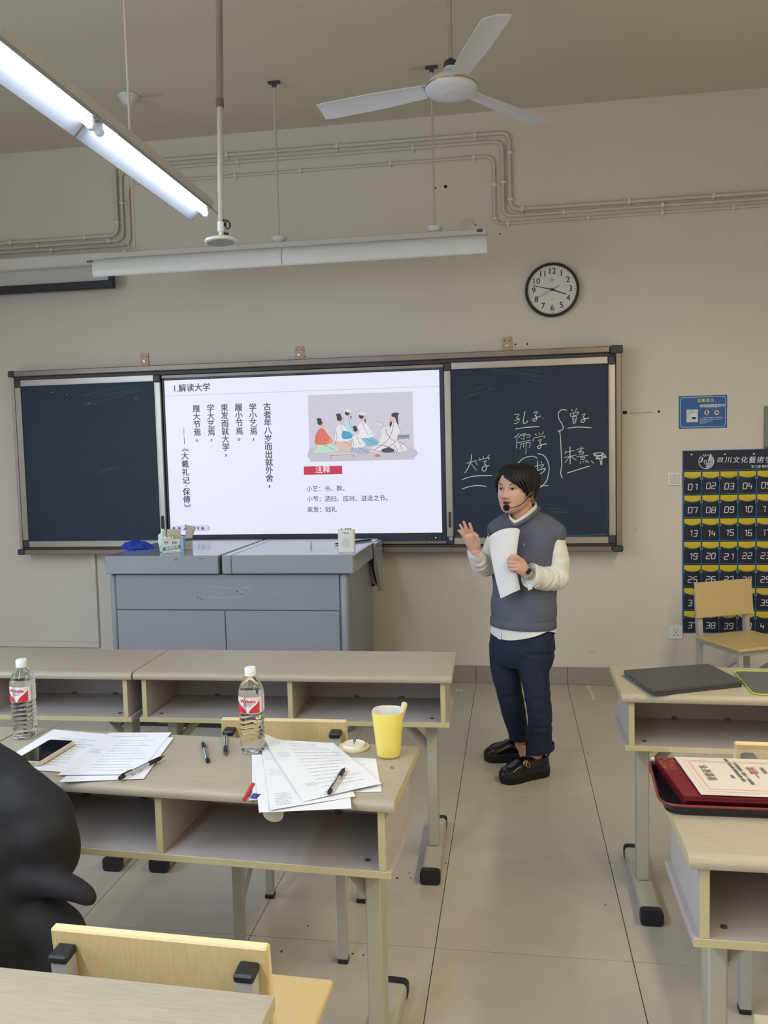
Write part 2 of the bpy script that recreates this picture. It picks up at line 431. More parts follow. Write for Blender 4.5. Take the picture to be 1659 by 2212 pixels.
# chalk dust smears + handwriting, laid on the green surface
def bp(x, y, d=0): return PY(940+x/3.6065, 700+y/3.6065, -.1126-d)
WORDS = [
 [[(615, 706), (655, 703), (632, 732)], [(632, 732), (655, 740), (640, 772), (612, 773)], [(618, 755), (662, 735)], [(700, 680), (690, 730), (686, 768), (705, 772), (722, 752)],
  [(765, 690), (800, 684), (775, 712)], [(775, 712), (792, 725), (785, 752), (768, 756), (762, 742), (790, 730), (822, 716)], [(840, 733), (845, 736)],
  [(625, 818), (700, 806), (812, 798)]],
 [[(655, 852), (615, 888)], [(638, 878), (632, 968)], [(660, 862), (710, 850)], [(655, 885), (662, 872), (738, 862), (730, 885)], [(692, 858), (690, 905)], [(668, 890), (680, 895)], [(712, 885), (724, 880)], [(640, 925), (742, 905)],
  [(672, 930), (660, 972)], [(668, 935), (738, 922), (732, 962)], [(690, 932), (688, 962)], [(710, 928), (706, 1015)],
  [(780, 852), (790, 870)], [(808, 845), (815, 862)], [(848, 838), (828, 862)], [(768, 890), (760, 915)], [(768, 888), (852, 872), (845, 890)], [(800, 908), (830, 900), (812, 922)], [(812, 922), (826, 945), (815, 970), (800, 965), (806, 948), (872, 932)]],
 [[(1025, 672), (985, 668), (960, 695), (965, 740), (992, 785), (996, 815), (975, 832), (955, 832)], [(958, 832), (972, 850), (980, 960), (986, 1090), (978, 1160), (990, 1200)],
  [(1060, 660), (1072, 680)], [(1105, 655), (1090, 680)], [(1052, 700), (1115, 685), (1108, 705)], [(1052, 700), (1060, 720), (1112, 706)], [(1078, 690), (1080, 715)], [(1070, 725), (1075, 775)], [(1072, 725), (1100, 720), (1092, 772)], [(1074, 742), (1096, 738)], [(1074, 758), (1094, 754)], [(1074, 775), (1094, 770)],
  [(1140, 708), (1170, 700), (1150, 725)], [(1150, 725), (1168, 738), (1155, 765), (1135, 762), (1150, 742), (1198, 732)], [(1030, 812), (1110, 802), (1218, 808)],
  [(1020, 985), (1008, 1010)], [(1012, 1000), (1085, 985)], [(1005, 1040), (1100, 1020)], [(1050, 955), (1052, 1092)], [(1048, 1030), (1010, 1080)], [(1055, 1030), (1100, 1062)],
  [(1100, 978), (1160, 965)], [(1140, 952), (1128, 1000)], [(1112, 992), (1150, 985)], [(1118, 1003), (1155, 996), (1150, 1012), (1120, 1015)], [(1100, 1035), (1195, 1022)], [(1130, 1040), (1165, 1036), (1158, 1052), (1132, 1054)], [(1128, 1072), (1134, 1088)], [(1150, 1066), (1156, 1080)], [(1168, 1062), (1178, 1076)], [(1180, 1062), (1196, 1082)], [(1215, 1065), (1235, 1085)],
  [(1240, 1020), (1330, 1035), (1250, 1050), (1310, 1005), (1232, 1012), (1280, 1050), (1295, 1100), (1305, 1010), (1335, 1040)],
  [(1030, 1160), (1110, 1135), (1205, 1105)]],
 [[(640, 1090), (690, 1045), (760, 1030), (795, 1045)], [(795, 1010), (840, 1020), (875, 1065), (888, 1130), (870, 1215), (830, 1265), (790, 1285)], [(790, 1258), (880, 1260)],
  [(730, 1105), (752, 1112), (748, 1140)], [(775, 1110), (845, 1095), (820, 1125)], [(770, 1150), (858, 1125), (830, 1162), (805, 1165)], [(798, 1065), (795, 1230)], [(825, 1070), (832, 1085)]],
 [[(245, 1085), (325, 1062)], [(285, 1012), (280, 1060), (262, 1110), (232, 1160)], [(275, 1080), (322, 1140)], [(312, 1070), (328, 1100)],
  [(342, 1040), (352, 1060)], [(372, 1025), (378, 1045)], [(425, 1018), (398, 1048)], [(335, 1062), (420, 1040), (412, 1058)], [(372, 1072), (400, 1066), (382, 1090)], [(382, 1090), (402, 1110), (388, 1145), (366, 1138), (376, 1112), (425, 1102)],
  [(208, 1212), (300, 1185), (445, 1180)], [(208, 1287), (260, 1268), (330, 1258), (400, 1265)]]]
def smooth_path(pts, n=4):
    pts = [Vector((p[0], p[1], 0)) for p in pts]
    if len(pts) < 3: return [(p.x, p.y) for p in pts]
    out = []
    for i in range(len(pts)-1):
        p0, p1, p2, p3 = pts[max(i-1, 0)], pts[i], pts[i+1], pts[min(i+2, len(pts)-1)]
        for k in range(n):
            t = k/n
            q = 0.5*((2*p1)+(p2-p0)*t+(2*p0-5*p1+4*p2-p3)*t*t+(3*p1-p0-3*p2+p3)*t**3); out.append((q.x, q.y))
    out.append((pts[-1].x, pts[-1].y)); return out
for wd_ in WORDS:
    ck = MB()
    for k, s in enumerate(wd_):
        long = sum(math.dist(s[i], s[i+1]) for i in range(len(s)-1)) > 130
        ck.ribbon([bp(x, y, .00006*k+.000012*i_) for i_, (x, y) in enumerate(smooth_path(s))], .0052 if long else .0036)
    obj('chalk_word', ck, M_chalk, rb, world=True, kind='stuff')
def smear(ob, segs, rgb, nm, fn):
    sm = MB(); rnd = random.Random(3)
    for (x0, y0, x1, y1, n, wd) in segs:
        for k in range(n):
            t0_, t1_ = sorted((rnd.random(), rnd.random())); oy = rnd.uniform(-1, 1)*wd
            pts = [(x0+(x1-x0)*t, y0+(y1-y0)*t+oy+4*math.sin(t*6+k)) for t in (t0_, (t0_+t1_)/2, t1_)]
            sm.ribbon([fn(x, y)+Vector((0, -.00002*len(sm.F), 0)) for x, y in pts], rnd.uniform(.002, .005))
    obj(nm, sm, mat('chalk_dust_'+nm, rgb, .9), ob, world=True, kind='stuff')
smear(rb, [(150, 1655, 360, 1640, 14, 8), (900, 1655, 1335, 1640, 26, 6), (200, 560, 480, 470, 8, 30), (330, 330, 900, 420, 9, 40), (860, 1420, 1090, 1440, 7, 40), (1336, 1200, 1338, 1640, 10, 3), (640, 960, 620, 1060, 3, 8), (140, 1300, 148, 1640, 8, 2)], (66, 92, 104), 'chalk_smear', lambda x, y: bp(x, y, .0))
smear(lb, [(500, 500, 950, 400, 12, 40), (200, 1395, 330, 1390, 10, 3), (620, 960, 780, 920, 4, 30), (520, 1390, 1000, 1385, 8, 3)], (58, 84, 100), 'chalk_smear', lambda x, y: PY(x/2.9625, 700+y/2.9625, -.1125))
sp = MB()
for x, y in ((335, 437), (428, 452), (568, 508), (870, 476)):
    p = PY(x/2.9625, 700+y/2.9625, -.1127); sp.box(p.x-.003, p.x+.003, p.y, -.112, p.z-.003, p.z+.003)
obj('chalk_speck', sp, M_chalk, lb, world=True)

# ------------------------------------------------------------------ interactive display and its slide
SX0, SZ0, SW, SH = -2.076, 1.0212, 1.8757, 1.0551
disp = thing('interactive_display', 'large lit interactive display between the two chalkboards, showing a lesson slide', 'display', (-1.13, -.06, .95))
ox0, ox1, oz0, oz1 = -2.092, -.170, .946, 2.114
bz = MB()
bz.box(ox0, SX0, -.100, -.015, oz0, oz1, .003); bz.box(SX0+SW, ox1, -.100, -.015, oz0, oz1, .003)
bz.box(SX0, SX0+SW, -.100, -.015, SZ0+SH, oz1, .003); bz.box(SX0, SX0+SW, -.100, -.015, oz0, SZ0, .003)
obj('bezel', bz, M_bezel, disp, world=True)
obj('trim_strip', MB().box(ox0+.002, ox1-.002, -.104, -.099, 2.090, 2.112, .002), M_alud, disp, world=True)
obj('trim_strip', MB().box(ox0+.002, ox1-.002, -.106, -.099, .948, .968, .002), M_alud, disp, world=True)
pc = MB().prism(rrect(.082, .022, .010), lambda u, v, t: (-.271+u, t, .988+v), -.100, -.1025)
cp = obj('control_pill', pc, M_blackp, disp, world=True)
obj('power_light', MB().cyl((-.243, -.102, .988), (-.243, -.1035, .988), .004, 8), mat('led_green', (120, 255, 220), .4, emit=2.0), cp, world=True)
pt = MB(); pt.ribbon([(-.295, -.1027, .994), (-.287, -.1027, .994), (-.287, -.1027, .983), (-.295, -.1027, .983), (-.295, -.1027, .994)], .002); pt.box(-.28, -.268, -.1027, -.1024, .986, .989); pt.box(-.262, -.258, -.1027, -.1024, .987, .989)
obj('button_mark', pt, mat('grey_print', (120, 124, 150), .5), cp, world=True)
obj('camera_bump', MB().box(-1.15, -1.10, -.104, -.099, 2.078, 2.088, .002), M_blackp, disp, world=True)
def emis(name, rgb, k):
    m = bpy.data.materials.new(name); m.use_nodes = True; nt = m.node_tree
    b = nt.nodes['Principled BSDF']; b.inputs['Base Color'].default_value = (.02, .02, .02, 1); b.inputs['Roughness'].default_value = .35
    b.inputs['Emission Color'].default_value = (*lin(rgb), 1); b.inputs['Emission Strength'].default_value = k
    return m
EK = 1.0
M_scr = emis('screen_white', (226, 228, 246), EK)
screen = obj('screen_panel', MB().box(SX0, SX0+SW, -.092, -.03, SZ0, SZ0+SH), M_scr, disp, world=True)
def homography(src, dst):
    A = []
    for (x, y), (u, v) in zip(src, dst):
        A.append([x, y, 1, 0, 0, 0, -u*x, -u*y, -u]); A.append([0, 0, 0, x, y, 1, -v*x, -v*y, -v])
    return np.linalg.svd(np.array(A))[2][-1].reshape(3, 3)
HS = homography([(354.5, 821.7), (949.2, 799.9), (955, 1150.4), (369.1, 1155)], [(0, 1), (1, 1), (1, 0), (0, 0)])
def suv(x, y):
    q = HS @ np.array([x, y, 1.0]); return q[0]/q[2], q[1]/q[2]
def sc(cx, cy):                 # reading of the slide enlargement -> slide coordinates
    return suv(330+cx/2.552, 770+cy/2.552)
def sp3(u, v, layer=1): return (SX0+u*SW, -.092-.0003*layer, SZ0+v*SH)
M_ink = emis('slide_ink', (58, 52, 72), .9)
def slide_text(nm, body, cx, cy, size, m=M_ink, align='LEFT', bold=0.0, layer=1, spacing=1.0):
    u, v = sc(cx, cy)
    return obj(nm, MB().text(body, size, wallM(*sp3(u, v, layer)), align, bold, spacing=spacing), m, screen, world=True, kind='stuff')
slide_text('slide_title', '1.解读大学', 110, 178, .057, bold=.0014)
u0, v0 = sc(68, 217); rl = MB().box(SX0+.001, SX0+SW-.001, -.0926, -.0922, SZ0+v0*SH-.0012, SZ0+v0*SH+.0012)
obj('slide_rule', rl, emis('slide_rule', (176, 176, 200), .9), screen, world=True)
for body, cx, cy0, cy1 in (('古者年八岁而出就外舍，', 632, 280, 728), ('学小艺焉，', 552, 283, 460), ('履小节焉。', 474, 283, 462), ('束发而就大学，', 396, 285, 548), ('学大艺焉，', 319, 288, 466), ('履大节焉。', 241, 290, 470)):
    u, v = sc(cx, cy0); tb = MB(); st = .0530
    for k, ch in enumerate(body):
        x, y, z = sp3(u, v); zz = z-k*st
        if ch in '，。': zz += .012; x += .012
        tb.text(ch, .055, wallM(x, y, zz), 'CENTER', .0012)
    obj('slide_column', tb, M_ink, screen, world=True, kind='stuff')
u, v = sc(172, 400); x, y, z = sp3(u, v); tb = MB()
for ya, yb_ in ((390, 432), (440, 482)):
    pa_, pb_ = sp3(*sc(172, ya)), sp3(*sc(172, yb_))
    obj('slide_dash', MB().box(x-.002, x+.002, y, y+.0002, pb_[2], pa_[2]), M_ink, screen, world=True)
for ch, cy in zip('《大戴礼记·保傅》', (505, 550, 595, 640, 685, 715, 748, 791, 833)):
    zc_ = sp3(*sc(182, cy))[2]
    if ch in '《》': tb.text(ch, .05, frame((x, y, zc_), (0, 0, -1), (1, 0, 0)), 'CENTER', .0008)
    else: tb.text(ch, .054, wallM(x, y, zc_), 'CENTER', .0013)
obj('slide_column', tb, M_ink, screen, world=True, kind='stuff')
def srect(nm, c0, c1, m, layer):
    (u0, v1), (u1, v0) = sc(*c0), sc(*c1)
    a, b = sp3(u0, v0, layer), sp3(u1, v1, layer)
    return obj(nm, MB().poly([(a[0], a[1], a[2]), (b[0], a[1], a[2]), (b[0], a[1], b[2]), (a[0], a[1], b[2])]), m, screen, world=True)
srect('slide_label', (833, 607), (1046, 649), emis('slide_red', (206, 40, 72), .85), 1)
slide_text('slide_label_text', '注释', 938, 627, .05, emis('slide_white', (250, 240, 244), .9), 'CENTER', .0006, 2, 1.05)
slide_text('slide_note', '小艺：书、数。', 848, 733, .041, bold=.0004)
slide_text('slide_note', '小节：洒扫、应对、进退之节。', 850, 789, .041, bold=.0004)
slide_text('slide_note', '束发：冠礼', 852, 847, .041, bold=.0004)
# toolbar bottom left
u, v = sc(217, 946); x, y, z = sp3(u, v)
obj('slide_toolbar', MB().prism(rrect(.262, .044, .02), lambda a, b, t: (x+a, t, z+b), y, y+.0002), emis('toolbar', (212, 206, 236), .95), screen, world=True)
tb = MB(); ic = lambda cx: sp3(*sc(cx, 947), 2)
p = ic(180); tb.ribbon([(p[0]-.010, p[1], p[2]-.010), (p[0]+.010, p[1], p[2]+.010)], .011)
for cx in (276, 117, 148):
    p = ic(cx); tb.poly([(p[0]+.0115*math.cos(a), p[1], p[2]+.0115*math.sin(a)) for a in [k*.4488 for k in range(14)]])
p = ic(252); tb.box(p[0]-.006, p[0]+.006, p[1], p[1]+.0001, p[2]-.011, p[2]+.011)
p = ic(308); tb.ribbon([(p[0]+.005, p[1], p[2]+.009), (p[0]-.005, p[1], p[2]), (p[0]+.005, p[1], p[2]-.009)], .004)
obj('toolbar_icon', tb, emis('toolbar_icon', (112, 100, 150), .9), screen, world=True)
# the slide's drawing: pupils kneeling in front of a seated teacher
pic = srect('slide_picture', (856, 214), (1441, 570), emis('picture_ground', (214, 208, 224), .85), 1)
PM = {}
def pcol(rgb):
    if rgb not in PM: PM[rgb] = emis('picture_%02x%02x%02x' % rgb, rgb, .85)
    return PM[rgb]
BLK, SKIN, WHT = (48, 44, 56), (226, 190, 172), (232, 228, 236)
lay = [3]
shapes = {}
def pshape(rgb, pts, close=True, wd=None):
    lay[0] += 1
    mb = shapes.setdefault(rgb, MB())
    P3 = [sp3(*sc(x, y), 1.3+lay[0]*.02) for x, y in (smooth_path(pts+[pts[0]], 3)[:-1] if close else smooth_path(pts, 3))]
    if close: mb.poly(P3)
    else: mb.ribbon(P3, wd or .003)
def oval(rgb, cx, cy, rx, ry): pshape(rgb, [(cx+rx*math.cos(k*.785), cy+ry*math.sin(k*.785)) for k in range(8)])
pshape((204, 198, 214), [(868, 500), (1000, 480), (1200, 520), (1420, 500), (1436, 560), (1100, 575), (870, 572)])
def fig(x, y, s, robe, skirt, hairc=BLK, face=1, band=None, beard=False, lean=0):
    # kneeling figure in profile, head at (x,y); face=1 looks right
    f = face
    pshape(skirt, [(x-24*s*f, y+95*s), (x+30*s*f, y+98*s), (x+88*s*f, y+128*s), (x+80*s*f, y+150*s), (x-10*s, y+158*s), (x-50*s*f, y+150*s)])
    pshape(robe, [(x-6*s*f, y+20*s), (x+16*s*f, y+28*s), (x+38*s*f, y+62*s), (x+62*s*f, y+90*s), (x+40*s*f, y+108*s), (x-2*s, y+112*s), (x-36*s*f, y+104*s), (x-30*s*f, y+50*s)])
    oval(SKIN, x+4*s*f, y, 15*s, 19*s)
    if band: oval(band, x-6*s*f, y-20*s, 20*s, 12*s)
    oval(hairc, x-9*s*f, y-10*s, 14*s, 15*s)
    if band: oval(band, x-2*s*f, y-19*s, 17*s, 6*s)
    else: oval(hairc, x-14*s*f, y-26*s, 14*s, 9*s)
    if beard: pshape(hairc, [(x+8*s*f, y+8*s), (x+16*s*f, y+10*s), (x+13*s*f, y+32*s)])
    for a in ([(x-2*s*f, y+24*s), (x+10*s*f, y+60*s), (x+30*s*f, y+96*s)], [(x-26*s*f, y+58*s), (x-22*s*f, y+90*s), (x-34*s*f, y+128*s)], [(x+10*s*f, y+110*s), (x+44*s*f, y+128*s), (x+76*s*f, y+144*s)], [(x-30*s*f, y+52*s), (x-38*s*f, y+104*s)]):
        pshape((96, 84, 96), a, False, .0022)
    oval(SKIN, x+50*s*f, y+86*s, 7*s, 5*s)
fig(1082, 322, .95, (196, 222, 236), (206, 210, 226), band=WHT, beard=True)
fig(1160, 340, 1.0, (240, 240, 246), (132, 190, 212), band=WHT, beard=True)
fig(1040, 352, 1.05, (238, 236, 244), (228, 196, 190))
pshape((70, 166, 206), [(1048, 410), (1090, 420), (1100, 450), (1056, 456), (1042, 440)])
fig(932, 375, 1.0, (230, 116, 96), (196, 230, 208))
fig(1126, 412, .82, (238, 238, 244), (178, 184, 208))
# teacher
pshape((238, 232, 236), [(1322, 368), (1352, 372), (1372, 420), (1352, 470), (1395, 488), (1408, 516), (1350, 528), (1220, 528), (1196, 512), (1240, 488), (1262, 440), (1284, 400)])
pshape((72, 68, 84), [(1262, 514), (1300, 502), (1330, 516), (1322, 530), (1270, 530)])
pshape(WHT, [(1268, 396), (1300, 388), (1330, 420), (1290, 448), (1262, 420)])
oval(SKIN, 1318, 346, 14, 19); pshape(BLK, [(1310, 360), (1322, 364), (1312, 392), (1306, 378)])
pshape(BLK, [(1316, 318), (1340, 310), (1360, 318), (1352, 330), (1356, 385), (1344, 360), (1336, 338), (1320, 332)])
pshape((222, 222, 228), [(1236, 360), (1268, 368), (1272, 384), (1258, 390), (1240, 378)]); pshape((110, 100, 116), [(1236, 360), (1268, 368), (1272, 384), (1258, 390)], False, .002)
oval(SKIN, 1262, 398, 8, 5)
for a in ([(1330, 372), (1318, 420), (1290, 470), (1220, 516)], [(1352, 376), (1368, 424), (1340, 470), (1300, 500)], [(1284, 400), (1300, 440), (1336, 470)], [(1350, 470), (1392, 490), (1408, 514)], [(1240, 490), (1290, 496), (1340, 520)], [(1196, 512), (1260, 526), (1350, 528)], [(1362, 480), (1378, 520)], [(1330, 486), (1352, 522)]):
    pshape((92, 76, 84), a, False, .003)
# little tables, incense pot
pshape((150, 158, 178), [(1352, 432), (1410, 428), (1412, 452), (1352, 456)]); pshape((206, 208, 220), [(1352, 432), (1366, 424), (1412, 424), (1410, 432)])
for a in ([(1356, 456), (1354, 464)], [(1408, 452), (1412, 460)], [(1352, 444), (1411, 440)]): pshape((90, 90, 108), a, False, .003)
pshape((226, 214, 204), [(978, 536), (1110, 532), (1112, 544), (974, 548)])
for a in ([(974, 546), (1112, 542)], [(985, 548), (982, 560)], [(1106, 544), (1114, 556)]): pshape((110, 84, 76), a, False, .003)
pshape((214, 110, 80), [(1222, 552), (1228, 544), (1250, 544), (1256, 554)]); pshape((190, 90, 66), [(1234, 544), (1238, 537), (1246, 544)])
pshape((200, 150, 150), [(872, 520), (896, 512), (912, 498)], False, .004); pshape((226, 186, 168), [(960, 470), (996, 478)], False, .004)
for rgb, mb in shapes.items(): obj('drawing_patch', mb, pcol(rgb), screen, world=True)

# brackets that hold the frame up
for i, (x, lab) in enumerate(((-2.25, 'small zinc wall bracket above the left chalkboard'), (-1.145, 'small zinc wall bracket above the middle of the display'), (.236, 'small zinc wall bracket above the written chalkboard, beside two drill holes'))):
    o = thing('wall_bracket', lab, 'bracket', (x, -.005, 2.19), group='brackets above the chalkboard')
    obj('plate', MB().box(-.030, .030, -.003, .003, -.012, .088, .001), M_rust, o)
    obj('bolt', MB().lathe([(.011, 0), (.011, .006), (.005, .007), (.005, .012)], 6, frame((0, -.003, .034), (1, 0, 0), (0, 0, 1))), M_steel, o)
    for xx, zz in ((-.017, .064), (.017, .064)):
        obj('slot', MB().cyl((xx, -.003, zz), (xx, -.0036, zz), .004, 8), M_hole, o)
    obj('foot', MB().box(-.02, .02, -.03, -.002, -.011, -.004, .001), M_rust, o)
# ------------------------------------------------------------------ wall clock
CX, CZ, CR = .523, 2.559, .170
ck_ = thing('wall_clock', 'round black-rimmed wall clock with a white face, right of the ceiling fan', 'clock', (CX, -.02, CZ-CR))
CM = lambda y=-.0: frame((CX, y, CZ), (1, 0, 0), (0, 0, 1))      # local z points to the class
obj('rim', MB().lathe([(.150, .003), (.168, .003), (CR, .012), (CR, .030), (.164, .040), (.155, .040), (.152, .030), (.151, .028)], 64, CM(), cap0=True, cap1=False), M_blackp, ck_, 40, world=True)
dial = obj('dial', MB().lathe([(.001, .0292), (.1535, .029)], 64, CM(), cap0=False, cap1=False), mat('clock_white', (214, 214, 210), .6), ck_, world=True)
M_num = mat('print_black', (26, 26, 30), .6)
for h in range(1, 13):
    nb = MB()
    a = R_(90-30*h); r = .115
    nb.text(str(h), .052, frame((CX+r*math.cos(a), -.0296, CZ+r*math.sin(a)), (1, 0, 0), (0, 0, 1)), 'CENTER', .0004)
    obj('numeral', nb, M_num, dial, world=True)
tk = MB()
for k in range(60):
    a = R_(6*k); r0 = .143 if k % 5 else .139; c, s_ = math.cos(a), math.sin(a)
    tk.ribbon([(CX+r0*c, -.0295, CZ+r0*s_), (CX+.148*c, -.0295, CZ+.148*s_)], .0016 if k % 5 else .003)
tk.ribbon([(CX+.020*math.cos(a)-.001, -.0295, CZ+.062+.013*math.sin(a)) for a in [R_(70+k*22) for k in range(11)]], .002)
tk.text('cosp', .012, frame((CX, -.0295, CZ+.062), (1, 0, 0), (0, 0, 1)), 'CENTER', .0006)
tk.text('QUARTZ', .007, frame((CX, -.0295, CZ-.06), (1, 0, 0), (0, 0, 1)), 'CENTER')
obj('minute_marks', tk, mat('print_grey', (96, 96, 100), .6), dial, world=True)
def hand(nm, ang, L, back, wd, y):
    c, s_ = math.cos(R_(ang)), math.sin(R_(ang))
    m = MB(); q = Vector((-s_, 0, c))*wd/2; A = Vector((CX-c*back, y, CZ-s_*back)); B = Vector((CX+c*L, y, CZ+s_*L))
    m.add([A+q, A-q, B-q*.6, B+q*.6, *[v+Vector((0, -.001, 0)) for v in (A+q, A-q, B-q*.6, B+q*.6)]],
          [(0, 1, 2, 3), (7, 6, 5, 4), (0, 4, 5, 1), (1, 5, 6, 2), (2, 6, 7, 3), (3, 7, 4, 0)])
    obj(nm, m, M_num, ck_, world=True)
hand('hour_hand', -21, .092, .022, .0075, -.031); hand('minute_hand', 165.5, .126, .022, .0055, -.033); hand('second_hand', 206.5, .118, .055, .0022, -.035)
obj('hub', MB().lathe([(.008, .029), (.008, .037), (.004, .038)], 14, CM()), M_num, ck_, 30, world=True)
gl = mat('clear_glass', (255, 255, 255), .02, trans=1.0, ior=1.01)

# ------------------------------------------------------------------ camera notice (poster)
po = thing('notice_poster', 'blue camera surveillance notice stuck on the wall above the number pockets', 'poster', (1.446, -.001, 1.657))
obj('sheet', MB().box(1.3015, 1.5905, -.0025, -.0005, 1.6565, 1.8615), mat('poster_blue', (30, 92, 160), .45), po, world=True)
def c6(x, y, d): return PY(1380+x/3.5125, 820+y/3.5125, -d)
PYW = mat('poster_white', (222, 230, 236), .5); PYY = mat('poster_yellow', (206, 204, 70), .5)
b_ = MB(); pts = [(1.446+u, -.0028, 1.759+v) for u, v in rrect(.268, .186, .014)]; b_.ribbon(pts+[pts[0]], .0022); obj('border', b_, PYW, po, world=True)
def wtxt(par, nm, body, size, x, y, m, d=.003, **k):
    p = c6(x, y, d); return obj(nm, MB().text(body, size, wallM(p.x, p.y, p.z), **k), m, par, world=True)
wtxt(po, 'heading', '温馨提示', .023, 507, 160, PYY, bold=.0006, spacing=1.28)
wtxt(po, 'heading', '考场视频监控中', .0222, 557, 200, PYW, bold=.0005, spacing=.97)
for k, (t, yy) in enumerate((('为了维护考场的秩序，考试期间请考生', 291), ('遵守考场纪律，考场视频监控已经开启，', 304), ('请勿携带违禁物品入场', 317), ('谢谢您的配合', 330))):
    wtxt(po, 'small_print', t, .0076, 462 if k else 480, yy, PYW, align='LEFT')
p = c6(405, 275, .003); q = MB(); q.box(p.x-.034, p.x+.034, p.y-.0004, p.y, p.z-.039, p.z+.039)
card = obj('camera_picture', q, mat('poster_grey', (205, 210, 214), .5), po, world=True)
q = MB(); P0 = c6(418, 275, .0038)
q.ribbon([(P0.x-.028, P0.y, P0.z+.012), (P0.x-.024, P0.y, P0.z+.024), (P0.x-.008, P0.y, P0.z+.026), (P0.x, P0.y, P0.z+.018)], .004)
obj('camera_arm', q, mat('poster_midgrey', (120, 126, 134), .5), card, world=True)
q = MB(); q.poly([(P0.x+.018*math.cos(a), P0.y, P0.z+.002+.018*math.sin(a)) for a in [k*.3142 for k in range(20)]]); obj('camera_body', q, PYW, card, world=True)
q = MB(); q.poly([(P0.x+.014*math.cos(a), P0.y-.0003, P0.z-.008+.014*math.sin(a)) for a in [math.pi+k*.3142 for k in range(11)]]); obj('camera_dome', q, M_num, card, world=True)
for cx in (516, 591):
    p = c6(cx, 250, .0032); q = MB(); q.poly([(p.x+.0165*math.cos(a), p.y, p.z+.0165*math.sin(a)) for a in [k*.3142 for k in range(20)]])
    dsc = obj('prohibition_sign', q, PYW, po, world=True)
    q = MB(); ring = [(p.x+.0148*math.cos(a), p.y-.0004, p.z+.0148*math.sin(a)) for a in [k*.3142 for k in range(21)]]; q.ribbon(ring, .003); q.ribbon([(p.x-.010, p.y-.0005, p.z+.010), (p.x+.010, p.y-.0005, p.z-.010)], .0025)
    obj('red_ring', q, mat('poster_red', (190, 70, 70), .5), dsc, world=True)
    q = MB()
    if cx < 550: q.box(p.x-.005, p.x+.005, p.y-.0003, p.y-.0001, p.z-.010, p.z+.010); q.box(p.x-.004, p.x-.002, p.y-.0003, p.y-.0001, p.z+.008, p.z+.013)
    else: q.poly([(p.x+.009*math.cos(a), p.y-.0002, p.z+.006*math.sin(a)) for a in [k*.5236 for k in range(12)]])
    obj('sign_symbol', q, M_num, dsc, world=True)

# ------------------------------------------------------------------ numbered phone pockets
M_navy = mat('pocket_navy', (34, 36, 58), .6, bump=.12, bscale=260); M_pip = mat('pocket_piping', (44, 100, 150), .6); M_lin = mat('pocket_lining', (212, 188, 40), .6, var=.06, vscale=30)
M_prt = mat('pocket_print', (214, 220, 232), .6)
hp = thing('pocket_organizer', 'navy wall organizer of numbered phone pockets with yellow linings, behind the wall chair', 'pocket organizer', (1.72, -.01, .352))
PX0, PW, PZ1, PHH = 1.329, .1095, 1.3905, .1482
obj('backing', MB().box(1.3245, 1.3245+PW*6+.012, -.004, -.001, .352, 1.518), M_navy, hp, world=True)
pg = MB()
for i in range(7): x = PX0+PW*i-.001; pg.box(x-.0035, x+.0035, -.0085, -.003, .354, PZ1+.003, .001)
for j in range(8): z = PZ1-PHH*j; pg.box(1.326, 1.326+PW*6+.006, -.0075, -.003, z-.003, z+.003, .001)
pg.box(1.3245, 1.3285, -.007, -.003, .352, 1.518); pg.box(1.3245, 1.99, -.007, -.003, 1.5135, 1.518)
obj('piping', pg, M_pip, hp, world=True)
# emblem: a disc with wave strokes
p = c6(512, 621, .005); em = MB(); R0 = .0455
em.ribbon([(p.x+R0*math.cos(R_(a)), p.y, p.z+R0*math.sin(R_(a))) for a in range(128, 406, 10)], .004)
for k in range(4):
    r = R0*(.86-.2*k)
    em.ribbon([(p.x+.004+r*math.cos(R_(a))*1.0, p.y, p.z-.004+r*math.sin(R_(a))) for a in range(-100, 30+8*k, 9)]+[(p.x+.02+.02*(1-k*.2), p.y, p.z+.018+.010*k)], .0058)
em.ribbon([(p.x-.006, p.y, p.z+.012), (p.x-.014, p.y, p.z-.004), (p.x-.006, p.y, p.z-.020), (p.x+.004, p.y, p.z-.008), (p.x-.004, p.y, p.z+.010)], .0045)
em.ribbon([(p.x-.034, p.y, p.z+.018), (p.x-.022, p.y, p.z+.026), (p.x-.026, p.y, p.z+.004), (p.x-.040, p.y, p.z-.004)], .008)
for k in range(5): em.ribbon([(p.x-.012+.008*k, p.y, p.z+.030+.003*(2-abs(k-2))), (p.x-.020+.012*k, p.y, p.z+.046)], .0042)
em.V = [(x, y-.00003*(i//4), z) for i, (x, y, z) in enumerate(em.V)]
obj('emblem', em, M_prt, hp, world=True)
tb = MB()
for k, ch in enumerate('四川文化藝術学院'):
    q = c6(615+61*k, 612, .0046); tb.text(ch, .043 if k else .036, wallM(q.x, q.y, q.z), 'CENTER', .0005, shear=.15)
q = c6(888, 661, .0046); tb.text('学工部 教科部 制', .019, wallM(q.x-.028, q.y, q.z), 'LEFT', .0004)
obj('heading', tb, M_prt, hp, world=True)
for cx, cy in ((400, 569), (653, 567), (872, 565)):
    q = c6(cx, cy, .0045); obj('eyelet', MB().lathe([(.006, 0), (.006, .003), (.003, .004)], 10, frame((q.x, q.y, q.z), (1, 0, 0), (0, 0, 1))), M_steel, hp, world=True)
